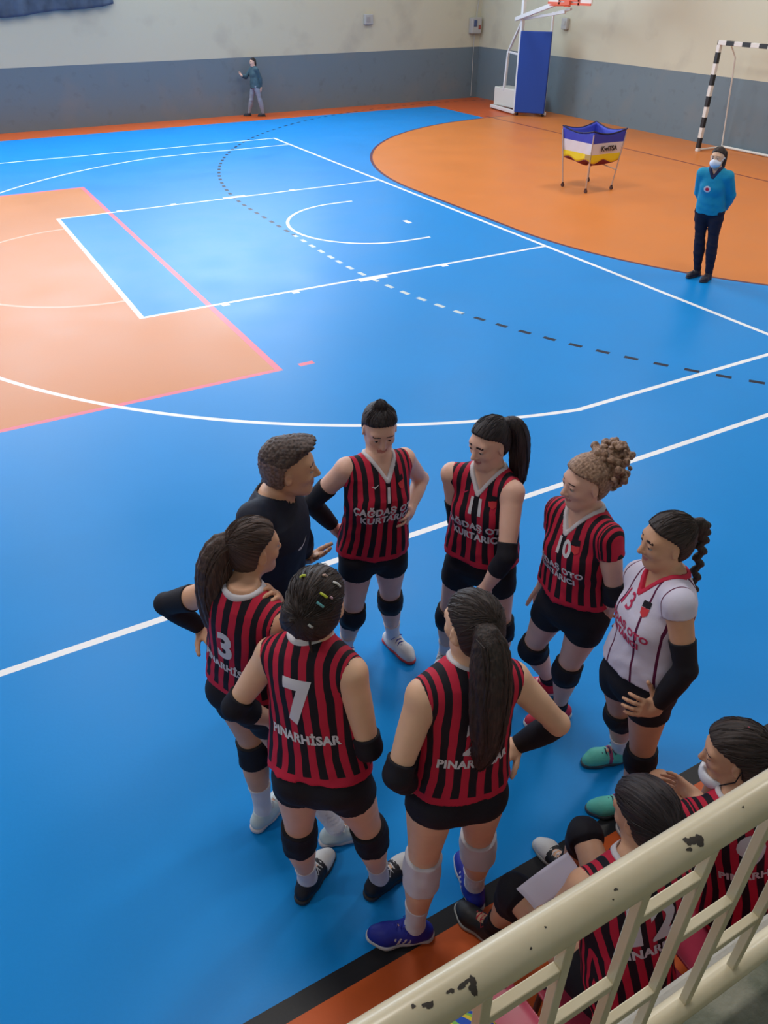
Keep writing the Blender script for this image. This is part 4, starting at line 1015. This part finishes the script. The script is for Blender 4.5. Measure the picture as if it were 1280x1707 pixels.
for cx_, an, sx_, sy_, sd_ in ((-6.945, 1.12, .010, .0085, 3), (-6.958, 1.30, .006, .005, 4), (-6.963, .98, .004, .003, 9), (-7.315, .92, .006, .009, 12), (-7.325, 1.2, .008, .003, 13), (-7.342, 1.25, .004, .0028, 15), (-7.372, 1.25, .007, .0035, 16), (-7.388, 1.5, .003, .002, 17), (-7.09, 1.2, .0025, .002, 21), (-7.10, .9, .0013, .001, 22), (-7.20, 1.4, .0015, .0012, 23), (-7.23, 1.0, .002, .001, 24), (-6.85, 1.3, .002, .0012, 25)):
    chip(cx_, an, blob(sx_, sy_, sd_), sd_)
MB().tube([(RX(ra), 0, .115), (RX(-7), 0, .115), (RX(rb), 0, .115)], .024, 24).build('lower_rail', CREAM, t, smooth=True)
PX = [-7.28 + .1355 * i for i in range(-10, 18)]
for i, x in enumerate(PX):
    MB().box((RX(x), 0, .465), (.017, .017, .70), bev=.0018).build('baluster', CREAM, t)
for i in range(len(PX) - 1):
    par = (i - 10) % 2 == 0
    for z in ((.69, .33) if par else (.505,)):
        MB().box((RX((PX[i] + PX[i + 1]) / 2), 0, z), (PX[i + 1] - PX[i] - .016, .016, .022), bev=.0018).build('cross_bar', CREAM, t)
for x in (-8.9, -5.9, -4.7):
    MB().box((RX(x), 0, .05), (.035, .035, .14), bev=.003).build('foot_post', CREAM, t)

# ------------------------------------------------------------------ bench side: pink plastic chairs
PINK = mat('pink_plastic', (0.50, 0.055, 0.11), .35, .5, coat=.2, var=.08, vscale=6); LEGM = mat('chair_leg_steel', (.10, .10, .11), .4, metal=.5)
def chair(x, y, label, rz=0.0):
    t = thing('plastic_chair', label, 'chair', (x, y, 0), rz, 'pink plastic chairs along the bench side')
    t.scale = (1.04, 1, .91)
    P = []
    for j in range(9):
        v = j / 8; row = []
        for i in range(13):
            u = i / 12 * 2 - 1; hw = .215 + .02 * v
            row.append((u * hw, .20 - .40 * v, .432 - .022 * (1 - u * u) * math.sin(math.pi * v) - (.02 * (1 - v) ** 4) + .012 * u ** 4))
        P.append(row)
    o = MB().grid(P).build('seat', PINK, t, smooth=True); o.modifiers.new('s', 'SOLIDIFY').thickness = .012
    o.modifiers.new('b', 'BEVEL').width = .003
    P = []
    for j in range(11):
        v = j / 10; row = []
        for i in range(13):
            u = i / 12 * 2 - 1; hw = .225 - .03 * v ** 3
            row.append((u * hw, -.20 - .09 * v - .035 * (1 - u * u) * (1 - .4 * v) + .03, .44 + .40 * v - .03 * (u ** 4) * v))
        P.append(row)
    o = MB().grid(P).build('backrest', PINK, t, smooth=True); o.modifiers.new('s', 'SOLIDIFY').thickness = .011
    for sx, sy in ((-1, 1), (1, 1), (-1, -1), (1, -1)):
        MB().tube([(sx * .19, sy * .16, .43), (sx * .205, sy * .17 - (.04 if sy < 0 else 0), .01)], .011, 10).build('leg', LEGM, t, smooth=True)
    MB().tube([(-.19, .16, .40), (.19, .16, .40)], .009, 8).tube([(-.19, -.17, .40), (.19, -.17, .40)], .009, 8).build('frame', LEGM, t, smooth=True)
    return t
chair(-6.82, -10.50, 'empty pink plastic chair with the striped ball, at the bottom edge')
chair(-6.31, -10.57, 'pink plastic chair under the seated player who holds the paper')
chair(-5.80, -10.56, 'pink plastic chair under the seated player with the lowered mask')
chair(-5.26, -10.58, 'empty pink plastic chair at the far right end of the row')
# striped ball on the empty chair
bm_ = bpy.data.materials.new('striped_ball'); bm_.use_nodes = True; nt = bm_.node_tree; b = nt.nodes['Principled BSDF']; E.nt = nt
tc = nt.nodes.new('ShaderNodeTexCoord'); sp = nt.nodes.new('ShaderNodeSeparateXYZ'); nt.links.new(tc.outputs['Object'], sp.inputs[0])
a = E.op('ARCTAN2', E(sp.outputs[0]) + 0.0, E(sp.outputs[2])); q = (a * 1.59 + E(sp.outputs[1]) * 6).frac()
nt.links.new(mixc(q < .5, mixc(q > .75, (.70, .55, .03), (.22, .50, .08)), (.02, .09, .48)), b.inputs['Base Color']); b.inputs['Roughness'].default_value = .45
t = MB(); bmesh.ops.create_uvsphere(t.bm, u_segments=40, v_segments=24, radius=.105)
o = t.build('volleyball', bm_, smooth=True, label='blue, yellow and green striped volleyball on the empty chair at the bottom edge', cat='ball'); o.location = (-6.86, -10.48, .495)

# ------------------------------------------------------------------ people
def pose_shoes(p, L, R=None):
    p.shoe('L', **L); p.shoe('R', **(R or L))
WHITE_SH = (.62, .62, .64); LACE_W = (.7, .7, .72)
TX = .045
# number 1
p = Person('p1', 'person in striped jersey number 1, hands on hips, dark hair in a top knot', look=(-.28, -.90, -.36), sk='fair')
p.make_body(hands=dict(L=dict(curl=.30), R=dict(curl=.22, spread=.2)), brow=HAIR['black'])
p.make_jersey(hem=.03, collar=COLLARW, seed=1, vdepth=.22)
p.lettering('number', '1', .095, .775, 1, 0.0, sx=.8, bold=.05)
p.lettering('lettering', 'ÇAĞDAŞ OTO', .047, .62, 1, 0.0, bold=TX); p.lettering('lettering', 'KURTARICI', .047, .53, 1, 0.0, bold=TX)
p.crest(.085, .88); p.poly('small_logo', [(-.02, 0), (0, -.010), (.022, .010), (0, -.002)], .88, 1, -.075, PRINT)
p.make_shorts(.20); [p.kneepad(s_) for s_ in 'LR']; p.sleeve('R', .52, .80); [p.sock(s_, .62) for s_ in 'LR']
pose_shoes(p, dict(up=WHITE_SH, sole=(.55, .05, .05), lace=(.03, .04, .30)))
p.hair('cap', 'black', anchor=(0, -.03, .11), extra=lambda P, A, k: [('add', ell(P(0, -.030, .128), A, V(.028, .028, .022) * k), .01)])
# coach
p = Person('coach', 'person in black zip track jacket and short brown hair, talking, one palm held out', male=True, look=(.90, -.42, -.06), sk='warm')
p.make_body(hands=dict(L=dict(normal=(0, -.2, 1), curl=.15, spread=.25), R=dict(curl=.4)), brow=HAIR['short'])
p.make_jersey(m=NAVY, hem=-.16, name='jacket', sleeves=True, neckrad=.072, vdepth=.12, seed=5, folds=.005)
ops = [('add', cone(p.J['NB'] - p.ax * .03 - UPZ * 0, p.J['NB'] + p.ax * .045, [.080, .070], 0, 1, False, True), 0), ('sub', cone(p.J['NB'] - p.ax * .05, p.J['NB'] + p.ax * .08, [.066, .060]), .003)]
build_sdf('collar', ops, .005, NAVY, p.jers, label='stand-up collar of the jacket')
p.poly('swoosh', [(-.034, -.012), (-.012, -.020), (.040, .020), (-.006, -.004), (-.024, -.002)], .72, 1, -.075, PRINT, label='small white tick on the chest')
p.make_trousers(NAVY); pose_shoes(p, dict(up=(.03, .03, .04), sole=(.4, .4, .4), lace=(.5, .5, .5)))
p.hair('short', 'short', cap=.009, line=-.004)
f_ = MB(); f_.tube([p.J['NB'] + p.ax * .05 + (p.rs * math.cos(q) * .062 + p.fs * math.sin(q) * .064) for q in np.linspace(-.2, 3.4, 16)] , .0035, 6); f_.build('whistle_cord', PRINT, p.root, smooth=True)
# number 11
p = Person('p11', 'person in striped jersey number 11 with a long dark ponytail, looking left', look=(-.93, -.12, -.22), sk='fair')
p.make_body(hands=dict(L=dict(curl=.3), R=dict(curl=.4)), brow=HAIR['black'])
p.make_jersey(hem=.12, collar=COLLARW, seed=2, vdepth=.24)
p.lettering('number', '11', .105, .77, 1, 0.0, sx=.8, bold=.04)
p.lettering('lettering', 'ÇAĞDAŞ OTO', .046, .56, 1, 0.0, bold=TX); p.lettering('lettering', 'KURTARICI', .046, .45, 1, 0.0, bold=TX)
p.crest(.085, .86); p.poly('small_logo', [(-.02, 0), (0, -.010), (.022, .010), (0, -.002)], .88, 1, -.075, REDPRINT)
p.make_shorts(.30); [p.kneepad(s_) for s_ in 'LR']; p.sleeve('L', .78, .45); p.sleeve('R', .55, .75); [p.sock(s_, .66) for s_ in 'LR']
pose_shoes(p, dict(up=WHITE_SH, sole=(.5, .5, .52), lace=LACE_W, accent=(.2, .2, .22)))
p.hair('tail', 'black', path=[(.07, .02, .085), (.115, .03, .08), (.145, .03, .0), (.150, .03, -.10), (.148, .02, -.20), (.13, .02, -.27)], rad=[.028, .040, .046, .045, .040, .018], anchor=(-.0, -.09, .07))
# number 10
p = Person('p10', 'person in striped jersey number 10 with short cap sleeves and curly blond hair tied up', look=(-.93, .20, -.12), sk='fair')
p.make_body(hands=dict(L=dict(curl=.4), R=dict(curl=.3)), brow=HAIR['short'])
p.make_jersey(hem=.20, cap=.34, collar=COLLARW, seed=3, vdepth=.24)
p.lettering('number', '10', .10, .78, 1, 0.01, sx=.85, bold=.035)
p.lettering('lettering', 'ÇAĞDAŞ OTO', .041, .57, 1, -.03, bold=TX); p.lettering('lettering', 'KURTARICI', .041, .48, 1, -.03, bold=TX)
p.crest(.075, .84)
p.make_shorts(.28); [p.kneepad(s_) for s_ in 'LR']; p.sleeve('L', .84, .30, name='elbow_pad', infl=.009); [p.sock(s_, .84, BLACK) for s_ in 'LR']
pose_shoes(p, dict(up=(.50, .02, .05), sole=(.6, .6, .62), lace=(.62, .05, .20)))
def curls(P, A, k):
    rs = np.random.RandomState(4); o = [('add', ell(P(0, -.115, .055), A, V(.062, .060, .070) * k), .02)]
    for i in range(150):
        q = rs.randn(3); q /= np.linalg.norm(q); q *= rs.uniform(.75, 1.12)
        o.append(('add', ell(P(q[0] * .082, -.112 + q[1] * .080, .062 + q[2] * .088 - (.02 if q[2] < 0 else 0)), A, V(*rs.uniform(.008, .019, 3)) * k), .003))
    return o
p.hair('curly', 'blond', extra=curls, cap=.012)
# number 13
p = Person('p13', 'person in white jersey number 13 with a long dark braid and one black arm sleeve', look=(-.90, .36, -.10), sk='warm')
p.make_body(hands=dict(L=dict(curl=.45, thumb=1.3, normal=(.3, .9, -.35)), R=dict(curl=.3)), brow=HAIR['dark'])
p.make_jersey(m=JWH, hem=.12, cap=.18, collar=COLLARR, seed=4, vdepth=.24)
p.lettering('number', '13', .10, .79, 1, -.035, m=REDPRINT, sx=.85, bold=.01)
p.lettering('lettering', 'ÇAĞDAŞ OTO', .040, .60, 1, -.02, m=REDPRINT, bold=TX); p.lettering('lettering', 'KURTARICI', .040, .51, 1, -.02, m=REDPRINT, bold=TX)
p.crest(.075, .84)
p.make_shorts(.24); [p.kneepad(s_) for s_ in 'LR']; p.sleeve('L', .55, .86); [p.sock(s_, .62) for s_ in 'LR']
pose_shoes(p, dict(up=(.10, .50, .42), sole=(.05, .07, .08), lace=(.02, .02, .06), accent=(.30, .05, .14)))
p.hair('braid', 'dark', path=[(.075, .02, .055), (.118, .02, .065), (.145, .02, .02), (.152, .015, -.10), (.152, .0, -.23), (.170, -.01, -.34)], rad=[.024, .030, .022, .020, .019, .012])
# number 3, seen from behind, left
p = Person('p3', 'person leftmost of the huddle, back turned, long brown ponytail, long black arm sleeve', look=(.98, .10, -.12), sk='warm')
p.make_body(hands=dict(L=dict(curl=.3), R=dict(curl=.6, normal=(-.6, -.3, .2))))
p.make_jersey(hem=.15, collar=COLLARW, seed=6, vdepth=.10)
p.lettering('number', '3', .17, .66, -1, 0.0, bold=.04, sx=.9); p.lettering('lettering', 'PINARHİSAR', .046, .44, -1, 0.0, bold=TX)
p.make_shorts(.28); [p.kneepad(s_) for s_ in 'LR']; p.sleeve('L', .40, .92); [p.sock(s_, .58) for s_ in 'LR']
pose_shoes(p, dict(up=(.50, .60, .62), sole=(.62, .58, .60), lace=LACE_W, toe=(.60, .62, .64)))
p.hair('tail', 'brown', path=[(-.07, -.02, .045), (-.105, -.045, .045), (-.14, -.075, -.04), (-.145, -.085, -.16), (-.14, -.085, -.28), (-.115, -.08, -.37), (-.09, -.07, -.42)], rad=[.030, .048, .060, .062, .056, .042, .014], anchor=(0, -.09, .04))
# number 7, seen from behind
p = Person('p7', 'person in striped jersey number 7, back turned, hair pinned up with small clips', look=(.74, .62, -.12), sk='light')
p.make_body(hands=dict(L=dict(curl=.3), R=dict(curl=.3)))
p.make_jersey(hem=.08, collar=COLLARW, seed=7, vdepth=.10, neckrad=.064)
p.lettering('number', '7', .215, .70, -1, 0.0, bold=.045, sx=.95); p.lettering('lettering', 'PINARHİSAR', .046, .43, -1, -.005, bold=TX)
p.make_shorts(.18); [p.kneepad(s_) for s_ in 'LR']; p.sleeve('L', .78, .42, name='elbow_pad', infl=.009); p.sleeve('R', .82, .40, name='elbow_pad', infl=.009); [p.sock(s_, .70) for s_ in 'LR']
pose_shoes(p, dict(up=(.012, .012, .018), sole=(.03, .03, .035), lace=LACE_W, toe=(.60, .60, .60)))
def bun7(P, A, k):
    rs = np.random.RandomState(7); o = [('add', ell(P(-.02, -.10, .0), A, V(.062, .048, .060) * k), .03), ('add', ell(P(.0, -.07, -.045), A, V(.055, .045, .04) * k), .03)]
    for i in range(26):
        q = rs.randn(3); q /= np.linalg.norm(q); o.append(('add', ell(P(-.02 + q[0] * .055, -.10 + q[1] * .042, .0 + q[2] * .056), A, V(*rs.uniform(.008, .020, 3)) * k), .006))
    return o
cp = p.hair('bun', 'dark', extra=bun7, anchor=(0, -.10, .02), cap=.016)
r_, f_, u_ = p.H; cc = p.J['HC']
toc = nrm(np.array(CAM) - p.org - cc); cr = W_RIGHT; cu_ = np.cross(toc, cr) * -1; cu_ = cu_ if cu_[2] > 0 else -cu_
for i, (a_, b_, col, L_) in enumerate(((-.050, .078, (.55, .62, .05), .014), (.016, .080, (.45, .30, .25), .010), (.052, .055, (.62, .62, .62), .024), (.012, .022, (.50, .58, .02), .022), (.002, -.006, (.10, .36, .40), .022), (-.026, -.070, (.40, .42, .40), .014), (.035, .015, (.35, .20, .25), .008))):
    q = Vector(cc + cr * a_ + cu_ * b_ + toc * .3); hb_ = BVHTree.FromPolygons([v.co for v in cp.data.vertices], [f2.vertices for f2 in cp.data.polygons]) if i == 0 else hb_
    hit = hb_.ray_cast(q, Vector(-toc))
    if hit[0] is None: continue
    q = np.array(hit[0]) + np.array(hit[1]) * .002; dv = nrm(np.cross(np.array(hit[1]), V(.3 + .4 * i, .9, .3 * i)))
    MB().tube([q - dv * L_ * .6, q + np.array(hit[1]) * .005, q + dv * L_ * .6], .0042, 8).build('hair_clip', mat('clip_%d' % i, col, .3, .6), cp, smooth=True)
MB().tube([cc - f_ * .075 - u_ * .07, cc - f_ * .095 - u_ * .10 + r_ * .01, cc - f_ * .085 - u_ * .14 + r_ * .012, cc - f_ * .092 - u_ * .16], [.006, .004, .003, .001], 6).build('loose_strand', HAIR['dark'], cp, smooth=True)
# number 2, seen from behind with a long ponytail
p = Person('p2', 'person with white knee pads and a long dark ponytail, back turned', look=(-.10, .93, -.18), sk='light')
p.make_body(hands=dict(L=dict(curl=.35), R=dict(curl=.35)))
p.make_jersey(hem=.10, collar=COLLARW, seed=8, vdepth=.10, neckrad=.062)
p.lettering('number', '2', .19, .64, -1, 0.0, bold=.045, sx=1.0); p.lettering('lettering', 'PINARHİSAR', .045, .43, -1, 0.0, bold=TX)
p.make_shorts(.12); [p.kneepad(s_, WHITE, .20, .20) for s_ in 'LR']; p.sleeve('L', .80, .50, name='elbow_pad', infl=.009); p.sleeve('R', 0, .93, f0=.06); [p.sock(s_, .60) for s_ in 'LR']
pose_shoes(p, dict(up=(.012, .022, .30), sole=(.55, .56, .58), lace=(.02, .03, .35), accent=(.6, .6, .62), stripes=True))
p.hair('tail', 'dark', path=[(.015, -.07, .05), (.035, -.115, .06), (.045, -.15, -.02), (.05, -.165, -.15), (.05, -.165, -.29), (.045, -.155, -.40), (.035, -.15, -.47)], rad=[.030, .046, .056, .058, .052, .040, .012], anchor=(0, -.09, .05))
# seated player with the paper
p = Person('s1', 'seated person with dark hair and a sheet of paper on the lap', look=(-.12, .96, -.35), sk='warm')
p.make_body(hands=dict(L=dict(curl=.25, normal=(0, .1, -1)), R=dict(curl=.3)))
p.make_jersey(hem=-.05, collar=COLLARW, seed=9, vdepth=.10, neckrad=.064)
p.lettering('number', '12', .19, .78, -1, -.03, bold=.045); p.lettering('lettering', 'PINARHİSAR', .048, .58, -1, 0.0, bold=TX)
p.make_shorts(.30); [p.kneepad(s_, None, .05, .22) for s_ in 'LR']; [p.sock(s_, .74, BLACK) for s_ in 'LR']
p.shoe('L', (.015, .015, .018), (.35, .36, .34), (.60, .02, .04)); p.shoe('R', (.015, .015, .018), (.35, .36, .34), LACE_W, toe=(.60, .60, .60))
p.hair('cap', 'black', extra=lambda P, A, k: [('add', ell(P(.0, -.09, -.035), A, V(.055, .045, .05) * k), .03)], cap=.017, anchor=(0, -.09, -.02))
S1 = p
# seated player with the lowered mask
p = Person('s2', 'seated person at the right edge with a white face mask pulled under the chin', look=(-.66, .66, -.22), sk='warm')
p.make_body(hands=dict(L=dict(curl=.3), R=dict(curl=.3)))
p.make_jersey(hem=-.05, collar=COLLARW, seed=10, cap=.15, vdepth=.10, neckrad=.064)
p.lettering('number', '9', .19, .78, -1, -.03, bold=.045); p.lettering('lettering', 'PINARHİSAR', .048, .55, -1, 0.0, bold=TX)
p.make_shorts(.30); [p.sock(s_, .66) for s_ in 'LR']
pose_shoes(p, dict(up=(.3, .3, .32), sole=(.5, .5, .5), lace=LACE_W))
r_, f_, u_ = p.H; cc = p.J['HC']
cp = p.hair('bun', 'dark', extra=lambda P, A, k: [('add', ell(P(0, -.11, -.02), A, V(.060, .045, .060) * k), .03)], cap=.018, anchor=(0, -.10, .0))
MB().tube([cc + (u_ * .113 - f_ * .04 - r_ * .01), cc + u_ * .122 - f_ * .045 + r_ * .0, cc + (u_ * .113 - f_ * .052 + r_ * .012)], .006, 8).build('hair_clip', mat('pink_clip', (.55, .06, .10), .4), cp, smooth=True, label='pink hair clip')
A_ = (r_, f_, u_)
mk = build_sdf('face_mask', [('add', ell(cc + f_ * .062 - u_ * .105, A_, V(.055, .048, .046)), 0), ('add', ell(cc + f_ * .02 - u_ * .11, A_, V(.06, .05, .035)), .03), ('sub', ell(cc + f_ * .03 - u_ * .045, A_, V(.075, .070, .060)), .004)], .0045, MASK, p.root)
for sg in (-1, 1):
    MB().tube([cc + f_ * .05 - u_ * .10 + r_ * sg * .055, cc + f_ * .0 - u_ * .05 + r_ * sg * .078, cc - f_ * .02 + u_ * .01 + r_ * sg * .083, cc - f_ * .02 - u_ * .03 + r_ * sg * .082], .0022, 6).build('strap', BLACK if sg < 0 else MASK, mk, smooth=True)
# line judge
p = Person('ref', 'person in turquoise long-sleeved polo and dark trousers, white face mask, hands behind the back', look=(-.93, -.36, -.06), sk='light')
CY = mat('turquoise_cloth', (0.010, 0.26, 0.44), .7, .25, bump=.2, bscale=18)
p.make_body(hands=dict(L=dict(curl=.4), R=dict(curl=.4)))
p.make_jersey(m=CY, hem=-.02, name='polo_shirt', sleeves=True, neckrad=.060, vdepth=.18, seed=12, folds=.004)
DN = mat('navy_collar', (.012, .016, .06), .7); nf = p.neck_fn(.18, rad=.060)
build_sdf('collar', p.jersey_ops(-.02, 0, .006, sleeves=False) + [('and', lambda x, y, z: np.abs(nf(x, y, z) - .010) - .016, 0)], .006, DN, p.jers)
p.poly('badge', [(.038 * math.cos(a), .038 * math.sin(a)) for a in np.linspace(0, 6.28, 24, endpoint=False)], .66, 1, -.03, PRINT, label='round white badge')
p.poly('badge_centre', [(.020 * math.cos(a), .020 * math.sin(a)) for a in np.linspace(0, 6.28, 18, endpoint=False)], .66, 1, -.03, COLLARR, label='red middle of the badge', off=.004)
p.make_trousers(mat('dark_trousers', (.016, .016, .034), .75, .2, bump=.1, bscale=30), infl=.010, top=.06); pose_shoes(p, dict(up=(.012, .014, .03), sole=(.02, .02, .03), lace=(.02, .02, .03)))
p.hair('tail', 'dark', path=[(.05, .0, .06), (.085, .02, .055), (.095, .025, -.03), (.085, .02, -.13), (.07, .01, -.18)], rad=[.024, .032, .034, .030, .014])
r_, f_, u_ = p.H; cc = p.J['HC']; A_ = (r_, f_, u_)
mk = build_sdf('face_mask', [('add', ell(cc + f_ * .040 - u_ * .050, A_, V(.064, .062, .052)), 0), ('add', ell(cc + f_ * .082 - u_ * .040, A_, V(.026, .026, .035)), .03), ('and', lambda x, y, z: -((x - cc[0]) * f_[0] + (y - cc[1]) * f_[1] + (z - cc[2]) * f_[2]) + .012, .004)], .0045, MASK, p.root)
for sg in (-1, 1):
    MB().tube([cc + f_ * .03 - u_ * .03 + r_ * sg * .060, cc - f_ * .005 + u_ * .01 + r_ * sg * .083, cc - f_ * .02 - u_ * .01 + r_ * sg * .083], .0035, 6).build('strap', MASK, mk, smooth=True)
# child by the far wall
p = Person('boy', 'small person in teal-grey jacket and pale trousers walking along the far wall', look=(-.98, -.15, -.05), sk='fair', res=.007)
TG = mat('teal_grey_cloth', (.055, .105, .135), .8, .2, bump=.2, bscale=15); GG = mat('pale_grey_cloth', (.26, .30, .36), .8, .2)
p.make_body(hands=dict(L=dict(curl=.4), R=dict(curl=.4)))
p.make_jersey(m=TG, hem=-.14, name='jacket', sleeves=True, neckrad=.06, vdepth=.05, seed=13, folds=.005)
p.make_trousers(GG, infl=.008, top=-.02); pose_shoes(p, dict(up=(.02, .02, .03), sole=(.05, .05, .05), lace=(.05, .05, .05)))
p.hair('tail', 'dark', path=[(.05, .0, .03), (.075, .01, .02), (.085, .01, -.05), (.08, .01, -.11)], rad=[.02, .028, .028, .012])

# sheet of paper held by the seated player
o3 = S1.org
def W3(a): return V(*a)
PC = PAPERC
P = []
for j in range(8):
    row = []
    for i in range(10):
        u, v = i / 9, j / 7; q = PC[0] * (1 - u) * (1 - v) + PC[1] * u * (1 - v) + PC[2] * u * v + PC[3] * (1 - u) * v
        row.append(tuple(q + UPZ * (.012 * math.sin(u * 2.6) + .008 * math.sin(v * 3))))
    P.append(row)
o = MB().grid(P).build('sheet_of_paper', PAPER, smooth=True, label='white sheet of paper on the lap of the seated player', cat='paper'); o.modifiers.new('s', 'SOLIDIFY').thickness = .0008
